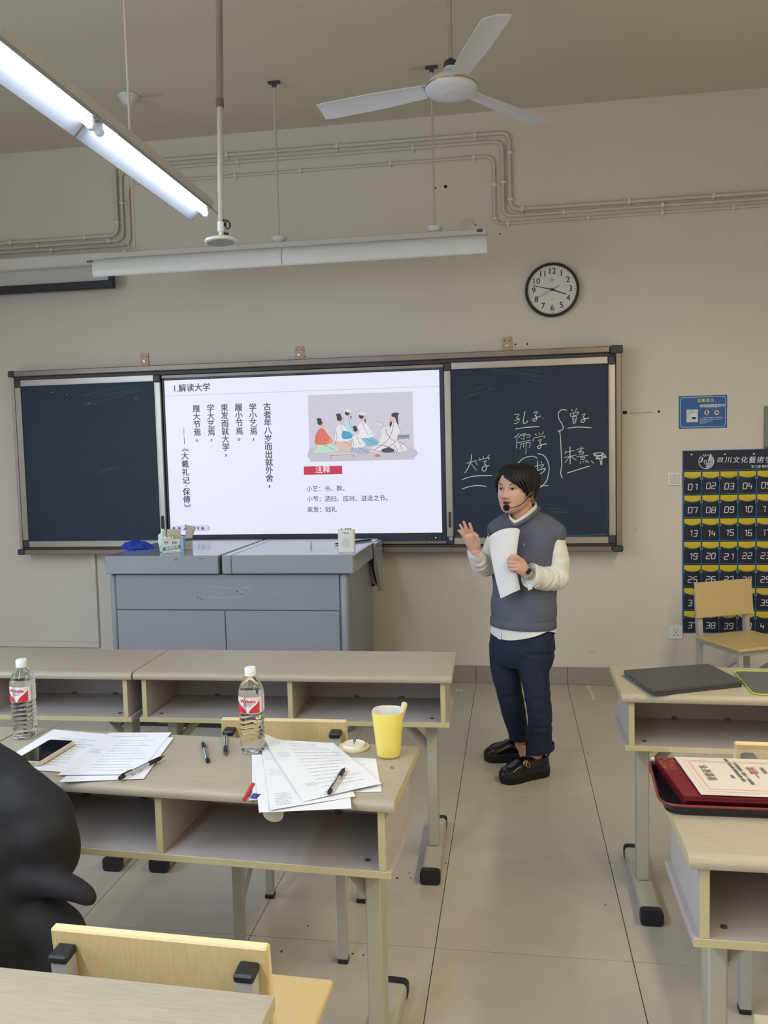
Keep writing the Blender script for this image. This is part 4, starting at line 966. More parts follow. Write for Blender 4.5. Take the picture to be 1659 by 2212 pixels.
# ------------------------------------------------------------------ desks
def make_desk(label, loc, rot, first=None):
    L, D, Ht = 1.196, .365, .75
    o = thing('student_desk', label, 'desk', loc, R_(rot), 'double student desks')
    hx = L/2; yf, yb = -.19, .175           # front faces the student (-y)
    prof = [(yb, Ht), (yb, Ht-.022), (yf+.03, Ht-.024), (yf+.012, Ht-.030), (yf+.003, Ht-.026), (yf, Ht-.018), (yf+.003, Ht-.008), (yf+.011, Ht-.002), (yf+.022, Ht)]
    t = MB().prism(prof, lambda u, v, t_: (t_, u, v), -hx, hx)
    t.I = [1 if k in (0, 1) else 0 for k in range(len(t.F))]
    obj('tabletop', t, [M_top, M_edge], o, 40)
    zs = .556
    bs = MB().box(-hx+.012, hx-.012, yf+.018, yb-.03, zs, zs+.018, .001); bs.I = [1 if abs(sum(bs.V[i][1] for i in f)/len(f)-(yf+.018)) < .002 else 0 for f in bs.F]
    obj('bottom_shelf', bs, [M_in, M_edge], o)
    for x in (-hx+.034, hx-.034):
        sp_ = MB().box(x-.009, x+.009, yf+.020, yb-.03, zs+.018, Ht-.0235, .001); sp_.I = [1 if abs(sum(sp_.V[i][1] for i in f)/len(f)-(yf+.020)) < .002 else 0 for f in sp_.F]
        obj('side_panel', sp_, [M_in, M_edge], o)
    dv = MB().box(-.009, .009, yf+.022, yb-.048, zs+.018, Ht-.0235, .001); dv.I = [1 if abs(sum(dv.V[i][1] for i in f)/len(f)-(yf+.022)) < .002 else 0 for f in dv.F]
    obj('divider', dv, [M_in, M_edge], o)
    obj('back_panel', MB().box(-hx+.043, hx-.043, yb-.048, yb-.032, zs+.018, Ht-.0235), M_in, o)
    for x in (-.38, -.2, .2, .38):
        obj('corner_bracket', MB().box(x-.009, x+.009, yb-.062, yb-.048, zs+.018, zs+.026, .003), mat('bracket_grey', (112, 104, 102), .6), o)
    for x in (-hx+.08, hx-.08):
        obj('bolt', MB().lathe([(.007, 0), (.0065, .003), (.004, .004), (.0035, .002)], 10, Matrix.Translation((x, yf+.065, zs+.018))), M_oxide, o, 40)
    for s in (-1, 1):
        x = s*(hx-.088)
        obj('leg', MB().box(x-.020, x+.020, -.045, .025, .0515, zs, .004), M_leg, o)
        br = MB().prism([(0, 0), (.0, -.045), (.135, -.0), (.135, .0), (.11, .0)], lambda u, v, t_: (0, 0, 0), 0, 1) if False else MB()
        A, B = Vector((x-s*.018, -.01, zs-.125)), Vector((x-s*.125, -.01, zs-.004))
        br.tube([A, B], .016, 4, flat=1.0, up=(0, 1, 0))
        obj('leg_brace', br, M_leg, o)
        fr = MB().prism(rrect(.068, .050, .014, 4), lambda u, v, t_: (x+u, t_, .026+v), -.218, .205)
        obj('foot_rail', fr, M_leg, o, 50)
        for ya, yb_ in ((-.236, -.212), (.200, .224)):
            obj('foot_cap', MB().prism(rrect(.074, .054, .015, 4), lambda u, v, t_: (x+u, t_, .0272+v), ya, yb_), M_blackp, o, 50)
        obj('bracket_plate', MB().box(x-.02, x+.02, -.13, .11, zs-.018, zs-.0005, .001), M_leg, o)
    return o
def place_from_right(xr, yb, rot):
    """desk whose back right corner is at xr, yb"""
    c, s = math.cos(R_(rot)), math.sin(R_(rot))
    lx, ly = .598, .175
    return (xr-(c*lx-s*ly), yb-(s*lx+c*ly), 0)
def place_from_left(xl, yb, rot):
    c, s = math.cos(R_(rot)), math.sin(R_(rot)); lx, ly = -.598, .175
    return (xl-(c*lx-s*ly), yb-(s*lx+c*ly), 0)
LABELS = [
 ('pale wooden desk of the front row, its right end at the aisle, bare top', place_from_right(.027, -2.215, 1.3)),
 ('pale wooden front-row desk cut by the left edge, seam beside the bare aisle desk', place_from_right(-1.174, -2.247, 1.3)),
 ('pale wooden second-row desk with papers, water bottle and yellow cup on it', place_from_right(-.003, -3.288, -2.8)),
 ('pale wooden second-row desk mostly cut off by the left edge beyond the paper-covered desk', place_from_right(-1.205, -3.232, -2.8)),
 ('nearest pale wooden desk in the bottom left corner, bare top behind the plywood chair', place_from_right(-.100, -4.342, -2.0)),
 ('pale wooden desk right of the aisle with a closed laptop and mouse pad', place_from_left(.603, -2.392, -.6)),
 ('pale wooden desk at the right edge carrying a tray of red certificates', place_from_left(.592, -3.478, -.4)),
 ('pale wooden desk of which only a corner shows at the bottom right edge', place_from_left(.584, -4.300, -.4)),
]
ROT = [1.3, 1.3, -2.8, -2.8, -2.0, -.6, -.4, -.4]
desk0 = make_desk(LABELS[0][0], LABELS[0][1], ROT[0])
for (lab, loc), r in list(zip(LABELS, ROT))[1:]:
    d_ = copy_tree(desk0); d_.location = loc; d_.rotation_euler = (0, 0, R_(r)); d_['label'] = lab

# ------------------------------------------------------------------ chairs
def make_chair(label, loc, rot):
    o = thing('plywood_chair', label, 'chair', loc, R_(rot), 'plywood school chairs')
    # the seat faces +y, its back is at -y
    def slab(nm, x0, x1, y0, y1, z0, z1, M=None, ax=2):
        m = MB().box(x0, x1, y0, y1, z0, z1, .003, M); Vv = m.V
        return m
    seat = MB().box(-.195, .195, -.175, .205, .430, .448, .004)
    obj('seat', seat, M_ply, o)
    tilt = Matrix.Translation((0, -.165, .55)) @ Matrix.Rotation(R_(6), 4, 'X')
    def bk(u, v):
        x = (u-.5)*.388; return (x, .014-.010*(1-(2*u-1)**2)*0, v*.205)
    m = MB().box(-.194, .194, .000, .018, .0, .206, .003, tilt)
    m.I = [1 if (tilt.inverted() @ (sum((Vector(m.V[i]) for i in f), Vector())/len(f))).z > .2055 or abs((tilt.inverted() @ (sum((Vector(m.V[i]) for i in f), Vector())/len(f))).x) > .1935 else 0 for f in m.F]
    obj('backrest', m, [M_ply, M_plyedge], o)
    for s in (-1, 1):
        x = s*.163
        post = MB().tube([(x, -.172, .012), (x, -.172, .44), (x, -.182, .56), (x, -.199, .72)], [.0205]*4, 4, up=(1, 1, 0))
        obj('rear_leg', post, M_cleg, o)
        capM = Matrix.Translation((x, -.199, .72)) @ Matrix.Rotation(R_(6), 4, 'X')
        obj('post_cap', MB().box(-.0170, .0170, -.019, .017, -.006, .010, .0035, capM), M_blackp, o, 30)
        obj('screw', MB().cyl((x, -.2085, .66), (x, -.2105, .66), .0055, 8), M_rust, o)
        obj('front_leg', MB().box(x-.0135, x+.0135, .155, .182, .012, .428, .003), M_cleg, o)
        A, B = Vector((x, -.160, .165)), Vector((x, .160, .385))
        obj('side_brace', MB().tube([A, B], .015, 4, up=(1, .4, -.4)), M_cleg, o)
        obj('side_rail', MB().box(x-.0125, x+.0125, -.165, .165, .405, .4295, .002), M_cleg, o)
        for yy in (-.172, .168): obj('foot_plug', MB().box(x-.0155, x+.0155, yy-.0155, yy+.0155, 0, .016, .002), M_blackp, o)
    for yy in (-.165, .168): obj('cross_rail', MB().box(-.15, .15, yy-.010, yy+.010, .400, .4295, .002), M_cleg, o)
    return o
ch0 = make_chair('plywood school chair of the front row, its back just behind the second water bottle', (-.437, -2.93, 0), 1.0)
for lab, loc, rot in (
    ('nearest plywood chair with two black-capped posts, bottom left in front of the bare desk', (-.330, -4.045, 0), -2.2),
    ('plywood chair facing the class, standing at the wall before the number pockets', (1.545, -.585, 0), 205),
    ('plywood chair whose back end peeks out above the tray of certificates', (1.030, -3.02, 0), 0),
    ('plywood chair under the person in black', (-.93, -3.99, 0), -2.5)):
    c = copy_tree(ch0); c.location = loc; c.rotation_euler = (0, 0, R_(rot)); c['label'] = lab
# ------------------------------------------------------------------ things on the second-row desk
DT = .7502
M_paper = mat('paper_white', (226, 227, 234), .7)
M_print = mat('paper_print', (156, 156, 164), .8)
def c2p(x, y, z): return PZ(x/3.318, 1380+y/3.318, z)
def c3p(x, y, z): return PZ(450+x/3.016, 1380+y/3.016, z)
def sheet(label, corners, fn, z, blocks=(), warp=.0, droop=None, seed=1, flip=0):
    """corners TL TR BR BL as read on the photo; a thin curved sheet with printed lines"""
    P = [fn(x, y, z) for x, y in corners]
    ctr = sum(P, Vector())/4
    o = thing('paper_sheet', label, 'paper', (ctr.x, ctr.y, z), 0, 'printed sheets on the desk')
    rs = random.Random(seed); a1, a2 = rs.uniform(0, 6), rs.uniform(0, 6)
    def pos(u, v):
        p = (P[0]*(1-u)+P[1]*u)*(1-v)+(P[3]*(1-u)+P[2]*u)*v
        e = (2*u-1)**4+(2*v-1)**4
        q = Vector((p.x, p.y, z+warp*(.5+.5*math.sin(3.2*u+a1)*math.sin(2.6*v+a2))*min(e, 1)))
        if droop: q.z += droop(u, v)
        return q
    obj('page', MB().grid(pos, 14, 14, None, 0, .0004), M_paper, o, 70, world=True)
    for (u0, v0, u1, v1, n, dens) in blocks:
        tx = MB()
        for k in range(n):
            v = v0+(v1-v0)*(k/max(n-1, 1)); u = u0+rs.uniform(0, .01)
            end = u1-rs.uniform(0, (u1-u0)*.35)
            while u < end:
                wd = rs.uniform(.006, .03)*dens
                pts = [pos(min(u+t*wd, 1), v)+Vector((0, 0, .0004)) for t in (0, 1)]
                tx.ribbon(pts, .0022, (0, 0, 1)); u += wd+rs.uniform(.004, .012)
        obj('printed_text', tx, M_print, o, world=True, kind='stuff')
    return o
BL = [(.12, .1, .7, .14, 2, 1), (.35, .2, .95, .92, 13, 1.0), (.05, .3, .25, .36, 3, .6), (.05, .62, .25, .7, 3, .6)]
# left set, in front of the person in black
sheet('printed white sheet under the phone, leftmost of the loose papers', [(383, 652), (790, 684), (500, 962), (-70, 925)], c2p, DT+.0008, [(.3, .2, .9, .85, 11, 1)], .002, None, 2)
sheet('blank-edged sheet under the pen, lowest of the left-hand papers', [(800, 700), (1246, 709), (1030, 1005), (421, 1028)], c2p, DT+.0016, [], .0015, None, 3)
sheet('printed white sheet lying on top between the phone and the pen on the left', [(782, 681), (1229, 672), (985, 976), (412, 981)], c2p, DT+.0030, [(.1, .09, .7, .09, 1, 1.2), (.3, .2, .9, .9, 12, 1), (.03, .42, .2, .5, 4, .5)], .004, None, 4)
# right set, beside the cup
sheet('blank sheet lying half under the printed stack, beside the yellow cup', [(860, 772), (1091, 781), (1130, 997), (690, 1003)], c3p, DT+.0008, [(.62, .2, .72, .2, 1, 1)], .0008, None, 5)
sheet('white sheet whose left edge sticks out below the second water bottle', [(283, 757), (640, 757), (690, 1000), (287, 1003)], c3p, DT+.0020, [], .001, None, 6)
sheet('blank sheet hanging over the front edge of the desk, bottom of the right-hand stack', [(300, 830), (900, 790), (933, 1106), (330, 1132)], c3p, DT+.0032, [], .001, None, 7)
sheet('curled printed sheet in the middle of the right-hand stack', [(345, 700), (830, 715), (958, 1026), (405, 1126)], c3p, DT+.0044, [(.06, .42, .22, .5, 4, .6), (.07, .78, .3, .95, 8, .8), (.04, .2, .3, .24, 2, .5)], .0012, lambda u, v: .006*max(0, v-.8)*5*(1-u)*.5, 8)
sheet('printed sheet with upturned corner on top of the right-hand stack, under the pen', [(352, 652), (815, 680), (1130, 945), (620, 1062)], c3p, DT+.0076, [(.35, .07, .85, .16, 3, 1), (.3, .2, .92, .86, 12, 1), (.08, .26, .25, .33, 4, .5), (.15, .78, .3, .82, 3, .6), (.3, .94, .36, .94, 1, 1)], .002, lambda u, v: .016*max(0, .25-u-v)*4, 9)

# phone
zc = DT+.0045
pc_ = [c2p(x, y, zc+.009) for x, y in ((132, 872), (292, 722), (506, 725), (352, 893))]
ctr = sum(pc_, Vector())/4; ax = ((pc_[3]-pc_[0])+(pc_[2]-pc_[1])).normalized(); ay = ((pc_[1]-pc_[0])+(pc_[2]-pc_[3])).normalized()
wph = .5*((pc_[3]-pc_[0]).length+(pc_[2]-pc_[1]).length); hph = .5*((pc_[1]-pc_[0]).length+(pc_[2]-pc_[3]).length)
ph = thing('mobile_phone', 'mobile phone in a cream case, black screen up, lying on the left-hand papers', 'phone', (ctr.x, ctr.y, zc), math.atan2(ax.y, ax.x))
wph, hph = min(wph, .082), min(hph, .165)
obj('case', MB().prism(rrect(wph, hph, .011), lambda u, v, t: (u, v, t), 0, .010), mat('case_cream', (206, 196, 176), .55), ph, 50)
obj('screen', MB().prism(rrect(wph-.009, hph-.009, .007), lambda u, v, t: (u, v, t), .0095, .0104), mat('phone_glass', (12, 13, 16), .06, spec=.6), ph)
obj('charging_port', MB().box(-.008, .004, -hph/2-.0006, -hph/2+.002, .003, .0075), M_blackp, ph)
obj('speaker_slot', MB().box(.012, .026, -hph/2-.0006, -hph/2+.002, .004, .0066), mat('slot_brown', (150, 138, 120), .6), ph)

# pens
M_clear = mat('pen_clear', (170, 172, 180), .15, spec=.6); M_refill = mat('pen_refill', (60, 60, 66), .4)
def gel_pen(label, a, b, z):
    """a = tail (clip end), b = writing tip"""
    a, b = Vector(a), Vector(b); a.z = b.z = z+.0058
    L = (b-a).length; d = (b-a).normalized()
    o = thing('gel_pen', label, 'pen', (*((a+b)/2).xy, z), 0, 'black gel pens')
    P = lambda t: a+d*(L*t)
    obj('tail_plug', MB().tube([P(0), P(.02), P(.10), P(.11)], [.0035, .0052, .0056, .0052], 12), M_blackp, o, 50, world=True)
    obj('barrel', MB().tube([P(.10), P(.62)], [.0048, .0048], 12), M_clear, o, 50, world=True)
    obj('refill', MB().tube([P(.3)+Vector((0, 0, .0033)), P(.62)+Vector((0, 0, .0033))], .0022, 6), M_refill, o, world=True)
    obj('grip', MB().tube([P(.62), P(.64), P(.88), P(.90)], [.005, .0058, .0056, .0046], 12), M_blackp, o, 50, world=True)
    obj('tip', MB().tube([P(.90), P(.97), P(1)], [.0044, .0018, .0006], 10), mat('pen_tip', (120, 122, 128), .25, metal=.8), o, 50, world=True)
    up = Vector((0, 0, .006)); sd = d.cross(Vector((0, 0, 1)))*.0
    obj('clip', MB().tube([P(.04)+up*.8, P(.06)+up*1.15, P(.26)+up*1.05, P(.28)+up*.8], .0016, 6, up=(0, 0, 1), flat=1.0), M_blackp, o, world=True)
    return o
def pen_px(label, pa, pb, fn, z): gel_pen(label, fn(*pa, z+.006), fn(*pb, z+.006), z)
pen_px('black gel pen lying across the lower corner of the left-hand papers', (852, 1000), (1182, 838), c2p, DT+.0058)
pen_px('black gel pen lying on the bare desk top between the two paper sets', (1490, 880), (1452, 735), c2p, DT)
pen_px('black gel pen next to the second water bottle, pointing at the camera', (1616, 680), (1617, 835), c2p, DT)
pen_px('black gel pen resting on top of the right-hand paper stack', (785, 1005), (891, 838), c3p, DT+.0096)

# water bottles
M_pet = mat('bottle_plastic', (250, 252, 252), .03, trans=1.0, ior=1.30, spec=.5)
M_lab = mat('bottle_label', (222, 212, 214), .4); M_labred = mat('label_red', (196, 44, 60), .4); M_cap = mat('bottle_cap', (226, 228, 228), .4)
def bottle(label, px, py, pyt):
    p = PZ(px, py, DT); top = PY(px, pyt, p.y).z; Hb = top-DT
    o = thing('water_bottle', label, 'bottle', (p.x, p.y, DT), 0, 'red-labelled water bottles')
    k = Hb/.232
    prof = [(.004, .004), (.020, .001), (.030, .004), (.0335, .010)]
    z = .012
    while z < .108:
        prof += [(.0338, z), (.0318, z+.005), (.0322, z+.009)]; z += .0125
    prof += [(.0335, .112), (.0322, .114), (.0322, .158), (.0340, .161), (.0338, .168), (.0300, .180), (.0225, .196), (.0150, .209), (.0132, .213), (.0132, .219)]
    prof = [(r*k, z*k) for r, z in prof]
    body = MB().lathe(prof, 40, Matrix.Rotation(.3, 4, 'Z'), sq=2.5)
    # wavy ribs
    body.V = [(x, y, zz+(.003*math.sin(4*math.atan2(y, x)+1) if .012*k < zz < .108*k else 0)) for x, y, zz in body.V]
    obj('bottle_body', body, M_pet, o, 80)
    lab = MB()
    for i in range(40): pass
    def arc(u, v, rr): 
        a = -math.pi/2+u; c, s_ = math.cos(a), math.sin(a); q = (abs(c)**2.5+abs(s_)**2.5)**(-1/2.5)
        return (rr*c*q, rr*s_*q, v)
    RL = .0333*k
    obj('label_sleeve', MB().grid(lambda u, v: arc((u-.5)*6.2, (.1145+.0430*v)*k, RL), 40, 2), M_lab, o, 60)
    red = MB()
    for s_ in (-1, 1):
        n = 8
        for i in range(n):
            def edge(t): return (.85-.48*t**.6*1.0, .1165+.028*(1-t)) 
            t0_, t1_ = i/n, (i+1)/n
            zo0, zo1 = .1165+.026*(1-t0_), .1165+.026*(1-t1_)
            i0, i1 = .80-.62*math.sin(t0_*1.57)**1.0, .80-.62*math.sin(t1_*1.57)
            pass
        red.grid(lambda u, v: arc(s_*(.95+(-.80*math.sin(v*1.5)**1.3-.06)*u), (.1455-.0305*v)*k, RL+.0005), 12, 10)
    obj('label_wings', red, M_labred, o)
    tx = MB().text('Wahaha', .0125*k, Matrix.Identity(4), 'CENTER', .0004)
    tx.V = [arc(x/RL, .1465*k+y, RL+.0006) for x, y, _ in tx.V]
    obj('label_name', tx, M_labred, o)
    tx = MB().text('PURIFIED WATER', .0035*k, Matrix.Identity(4), 'CENTER').text('饮用纯净水', .0038*k, Matrix.Translation((0, -.0045, 0)), 'CENTER')
    tx.V = [arc(x/RL, .1395*k+y, RL+.0006) for x, y, _ in tx.V]
    obj('label_small_print', tx, M_num, o)
    obj('cap', MB().lathe([(.0152*k, .213*k), (.0155*k, .217*k), (.0155*k, .229*k), (.0140*k, .232*k), (.003*k, .2322*k)], 30), M_cap, o, 40)
    obj('neck_ring', MB().lathe([(.0135*k, .2095*k), (.0158*k, .2105*k), (.0158*k, .2125*k), (.0135*k, .2135*k)], 24), M_cap, o, 40)
bottle('water bottle with red and white label at the left end, beside the phone', 55, 1592, 1424)
bottle('water bottle with red label in front of the plywood chair back', 547, 1622, 1441)

# cup, spoon, lid
p = PZ(840, 1632, DT); top = PY(838, 1536, p.y)
Hc = .1225
M_cup = mat('cup_yellow', (232, 212, 108), .32); M_cupin = mat('cup_white', (226, 226, 220), .35)
cup = thing('drinking_cup', 'tall yellow plastic cup with white inside on the right end of the desk', 'cup', (p.x, p.y, DT))
sq = 2.8
obj('outer_wall', MB().lathe([(.022, .0), (.0285, .002), (.031, .008), (.0335, .04), (.0375, .08), (.0415, Hc-.002), (.0412, Hc), (.0398, Hc)], 44, sq=sq, cap1=False), M_cup, cup, 60)
obj('inner_wall', MB().lathe([(.0408, Hc+.0002), (.0392, Hc), (.036, .08), (.0315, .04), (.029, .010), (.02, .008), (.001, .008)], 44, sq=sq, cap0=False, cap1=False), M_cupin, cup, 60)
M_cream = mat('cream_plastic', (214, 200, 156), .45)
a = Vector((p.x+.018, p.y-.006, DT+.050)); b = PY(875, 1517, p.y+.005)
single('spoon_handle', MB().tube([a, a.lerp(b, .5), b-(b-a)*.04, b], [.004, .0062, .0082, .005], 12), M_cream, 'cream spoon handle standing in the yellow cup', 'spoon', 60)
p = PZ(765, 1616, DT)
ld = thing('cup_lid', 'round cream cup lid with a spoon notch, lying flat beside the yellow cup', 'lid', (p.x, p.y, DT))
def notch(prof):
    m = MB(); n = 48; V = []; F = []
    for r, z in prof:
        for j in range(n):
            a = R_(98)+R_(8)+R_(344)*j/(n-1); V.append((r*math.cos(a), r*math.sin(a), z))
    for i in range(len(prof)-1):
        for j in range(n-1): F.append((i*n+j, i*n+j+1, (i+1)*n+j+1, (i+1)*n+j))
    return m.add(V, F)
obj('rim', notch([(.030, .0), (.041, .0), (.0425, .003), (.0415, .006), (.032, .0075)]), M_cream, ld, 50)
obj('raised_top', notch([(.0325, .006), (.032, .012), (.0295, .014), (.028, .011), (.001, .0105)]), mat('lid_white', (226, 220, 204), .4), ld, 50)
# small doodle on the wood and little things near the front edge
mk = MB()
for pts in (((1186, 850), (1188, 835), (1194, 828), (1194, 845)), ((1200, 850), (1208, 842), (1204, 828), (1198, 838), (1200, 850))):
    mk.ribbon([c3p(x, y, .7504) for x, y in pts], .0012, (0, 0, 1))
dk2 = [o for o in bpy.data.objects if o.get('label') == LABELS[2][0]][0]
obj('pencil_doodle', mk, mat('doodle', (110, 100, 84), .8), dk2, world=True)
a, b = c3p(238, 1050, .749), c3p(288, 955, .7525)
fo = thing('file_binder', 'red slide binder holding a clear folder, poking out under the papers', 'binder', (*((a+b)/2).xy, DT))
obj('spine', MB().tube([a+(a-b)*.05+Vector((0, 0, .002)), b+(b-a)*.08], .0048, 8), mat('binder_red', (196, 44, 48), .4), fo, 60, world=True)
pts = [c3p(x, y, .7506) for x, y in ((262, 1052), (300, 960), (520, 960), (520, 1040))]
obj('clear_cover', MB().poly(pts), mat('cover_white', (210, 212, 224), .25), fo, world=True)
p = c3p(308, 1028, .7512); single('blue_clip', MB().box(p.x-.011, p.x+.011, p.y-.010, p.y+.010, .751, .7545, .0015).box(p.x-.005, p.x+.005, p.y-.012, p.y+.002, .753, .757, .001), mat('clip_blue', (34, 60, 150), .35), 'small blue plastic clip on the folder at the desk edge', 'clip')
p = c3p(418, 1150, .722)
tpz = MB().lathe([(.020, -.008), (.024, -.008), (.024, .008), (.020, .008)], 24, frame((p.x, p.y+.012, .7255), (1, 0, .1), (0, -.35, 1)))
single('tape_roll', tpz, mat('tape_clear', (190, 186, 176), .3, alpha=1), 'small roll of clear tape showing under the overhanging papers', 'tape', 40)
# scrap of paper on the floor
pts = [PZ(400+x/2.765, 1680+y/2.765, .0015) for x, y in ((622, 1187), (678, 1200), (660, 1240), (638, 1284), (575, 1272), (600, 1245))]
single('paper_scrap', MB().add([*[tuple(q) for q in pts], *[tuple(q+Vector((0, 0, .0012))) for q in pts]], [tuple(range(6))[::-1], tuple(range(6, 12))]+[(i, (i+1) % 6, 6+(i+1) % 6, 6+i) for i in range(6)]), mat('scrap_grey', (190, 190, 196), .7), 'torn strip of white paper on the floor below the nearest chair', 'scrap')
pts = [PZ(x, y, .001) for x, y in ((984, 1492), (989, 1490), (994, 1492), (999, 1491))]
single('tissue_scrap', MB().tube(pts, .006, 6, flat=.4), M_tissue, 'tiny white scrap on the floor beside the front-row desk', 'scrap')
dirt = MB()
for x, y, s_ in ((858, 1897, 3), (884, 1886, 2), (888, 1896, 2), (963, 1865, 2.2), (1270, 1627, 2.5), (1004, 1627, 2), (785, 2063, 2), (762, 2060, 2.5), (608, 2055, 3), (665, 2000, 2), (362, 2018, 3), (1053, 1437, 2), (1308, 1955, 2), (1475, 1865, 2.4), (1060, 1488, 2)):
    c = PZ(x, y, .0004); dirt.poly([(c.x+s_*.0016*math.cos(k*1.05), c.y+s_*.0024*math.sin(k*1.05), c.z) for k in range(6)])
obj('dirt_speck', dirt, mat('dirt', (74, 66, 58), .9), floor, world=True)
st = MB()
for q in (((1266, 1480), (1273, 1480), (1287, 1512), (1281, 1513)),): st.poly([PZ(x, y, .0005) for x, y in q][::-1])
obj('tape_remnant', st, mat('tape_glint', (214, 206, 192), .25), floor, world=True)

# ------------------------------------------------------------------ right desks: laptop, mouse pad, tray with certificates
def c6b(x, y, z): return PZ(1280+x/2.6596, 1380+y/2.6596, z)
zt = DT+.020
Q = [c6b(x, y, zt) for x, y in ((174, 180), (348, 297), (868, 243), (664, 142))]
ctr = sum(Q, Vector())/4
lp = thing('laptop', 'closed dark grey laptop lying askew on the desk right of the aisle', 'laptop', (ctr.x, ctr.y, DT))
def slab4(Q, z0, z1, ins=0, mi=0):
    c = sum(Q, Vector())/len(Q); q = [c+(p-c)*(1-ins) for p in Q]
    V = [(p.x, p.y, z0) for p in q]+[(p.x, p.y, z1) for p in q]
    n = len(q)
    up = (q[1]-q[0]).cross(q[2]-q[1]).z > 0
    F = [tuple(range(n))[::-1], tuple(range(n, 2*n))]+[(i, (i+1) % n, n+(i+1) % n, n+i) for i in range(n)]
    if not up: F = [f[::-1] for f in F]
    return MB().add(V, F)
def roundq(Q, r):
    return [Vector(p) for i in range(len(Q)) for p in fillet([Q[i-1], Q[i], Q[(i+1) % len(Q)]], r, 4)[1:-1]]
M_lap = mat('laptop_grey', (78, 80, 84), .4, metal=.3)
obj('base', slab4(roundq(Q, .012), DT+.002, DT+.0105, .008), mat('laptop_base', (70, 72, 76), .4, metal=.3), lp, world=True)
obj('lid', slab4(roundq(Q, .012), DT+.012, zt), M_lap, lp, world=True)
obj('hinge_gap', slab4(roundq(Q, .012), DT+.0105, DT+.012, .02), M_blackp, lp, world=True)
e0, e1 = Q[0], Q[1]; dd = (e1-e0).normalized(); nn = Vector((-dd.y, dd.x, 0))
if nn.dot(ctr-e0) > 0: nn = -nn
for k, (t, l) in enumerate(((.06, .010), (.16, .012), (.27, .013), (.38, .012), (.52, .006))):
    c = e0+dd*((e1-e0).length*t); q = [c, c+dd*l]
    pm = MB(); A, B = q[0]-nn*.004, q[1]-nn*.004; C, D = q[0]+nn*.0006-nn*.0012, q[1]+nn*.0006-nn*.0012
    pm.add([(A.x, A.y, DT+.004), (B.x, B.y, DT+.004), (D.x, D.y, DT+.004), (C.x, C.y, DT+.004), (A.x, A.y, DT+.009), (B.x, B.y, DT+.009), (D.x, D.y, DT+.009), (C.x, C.y, DT+.009)], [(0, 1, 2, 3), (7, 6, 5, 4), (0, 4, 5, 1), (1, 5, 6, 2), (2, 6, 7, 3), (3, 7, 4, 0)])
    obj('port', pm, mat('port_metal', (150, 152, 160), .3, metal=.6), lp, world=True)
c0 = sum(Q, Vector())/4
for f in ((.85, .8), (.85, -.8), (-.85, .8), (-.85, -.8)):
    qx = c0+(Q[2]-Q[1])*.5*f[0]*.9+(Q[0]-Q[1])*.5*f[1]*.9
    obj('rubber_foot', MB().lathe([(.007, DT), (.007, DT+.0022)], 8, Matrix.Translation((qx.x, qx.y, 0))), M_blackp, lp, world=True)
Qm = [c6b(x, y, DT+.003) for x, y in ((806, 184), (925, 318))]
A, B = Qm; far = Vector((.62, -.02, 0)) 
pad = [A, B, B+Vector((.36, -.005, 0)), A+Vector((.36, .0, 0))]
mp = thing('mouse_pad', 'dark grey mouse pad with a green stitched rim, right of the laptop', 'mouse pad', (*(sum(pad, Vector())/4).xy, DT))
obj('pad', slab4(roundq(pad, .03), DT, DT+.003), mat('pad_grey', (84, 86, 88), .75, bump=.2, bscale=500), mp, world=True)
rq = roundq(pad, .03); obj('green_rim', MB().tube([p+Vector((0, 0, .0)) for p in rq], .0022, 6, closed=True), mat('rim_green', (168, 206, 40), .5), mp, world=True)

# tray with certificate folders
def c8(x, y, z): return PZ(1380+x/5.946, 1600+y/5.946, z)
tA = c8(120, 245, .772); tB = c8(545, 838, .772)
TY0, TY1 = tB.y-.004, tA.y+.004; TXL = .607
tl0 = Vector((TXL-.006, TY1, 0)); 
xl = min(tA.x, tB.x)
tray = thing('serving_tray', 'dark serving tray with a reddish rim at the right edge, full of certificates', 'tray', (xl+.21, (TY0+TY1)/2, DT))
tr_q = [Vector((tA.x-.0, TY1, 0)), Vector((tB.x-.045, TY0, 0)), Vector((xl+.43, TY0, 0)), Vector((xl+.43, TY1, 0))]
M_tray = mat('tray_black', (34, 32, 38), .35); M_trim = mat('tray_rim_red', (120, 52, 52), .4)
obj('base', slab4(roundq(tr_q, .04), DT, DT+.004, .06), M_tray, tray, world=True)
rq = roundq(tr_q, .045); c = sum(tr_q, Vector())/4; n = len(rq)
V = []; F = []
for ins, z in ((.07, DT+.001), (.0, DT+.023), (.008, DT+.024), (.07, DT+.005)):
    V += [tuple((c+(p-c)*(1-ins)).xy)+(z,) for p in rq]
for i in range(3):
    for j in range(n): F.append((i*n+j, i*n+(j+1) % n, (i+1)*n+(j+1) % n, (i+1)*n+j))
obj('wall', MB().add(V, F), M_tray, tray, 50, world=True)
obj('rim', MB().tube([Vector((*(c+(p-c)*.997).xy, DT+.0235)) for p in rq], .0028, 6, closed=True), M_trim, tray, 60, world=True)
M_red = mat('folder_red', (106, 15, 32), .45, var=.08, vscale=200); M_pagew = mat('folder_page', (214, 204, 190), .7)
def folder(label, z, q, thick=.011):
    o = thing('certificate_folder', label, 'folder', (*(sum(q, Vector())/4).xy, z), 0, 'red certificate folders')
    obj('bottom_cover', slab4(q, z, z+.003), M_red, o, world=True)
    obj('pages', slab4(q, z+.003, z+thick-.003, .01), M_pagew if False else mat('folder_inner', (84, 14, 28), .6), o, world=True)
    obj('top_cover', slab4(q, z+thick-.003, z+thick), M_red, o, world=True)
    return o
def fq(z, dx=0, dy=0):
    a = c8(210+dx, 212+dy, z); b = c8(575+dx, 705+dy, z)
    return [a, b, Vector((b.x+.34, b.y, z)), Vector((a.x+.34, a.y+.002, z))]
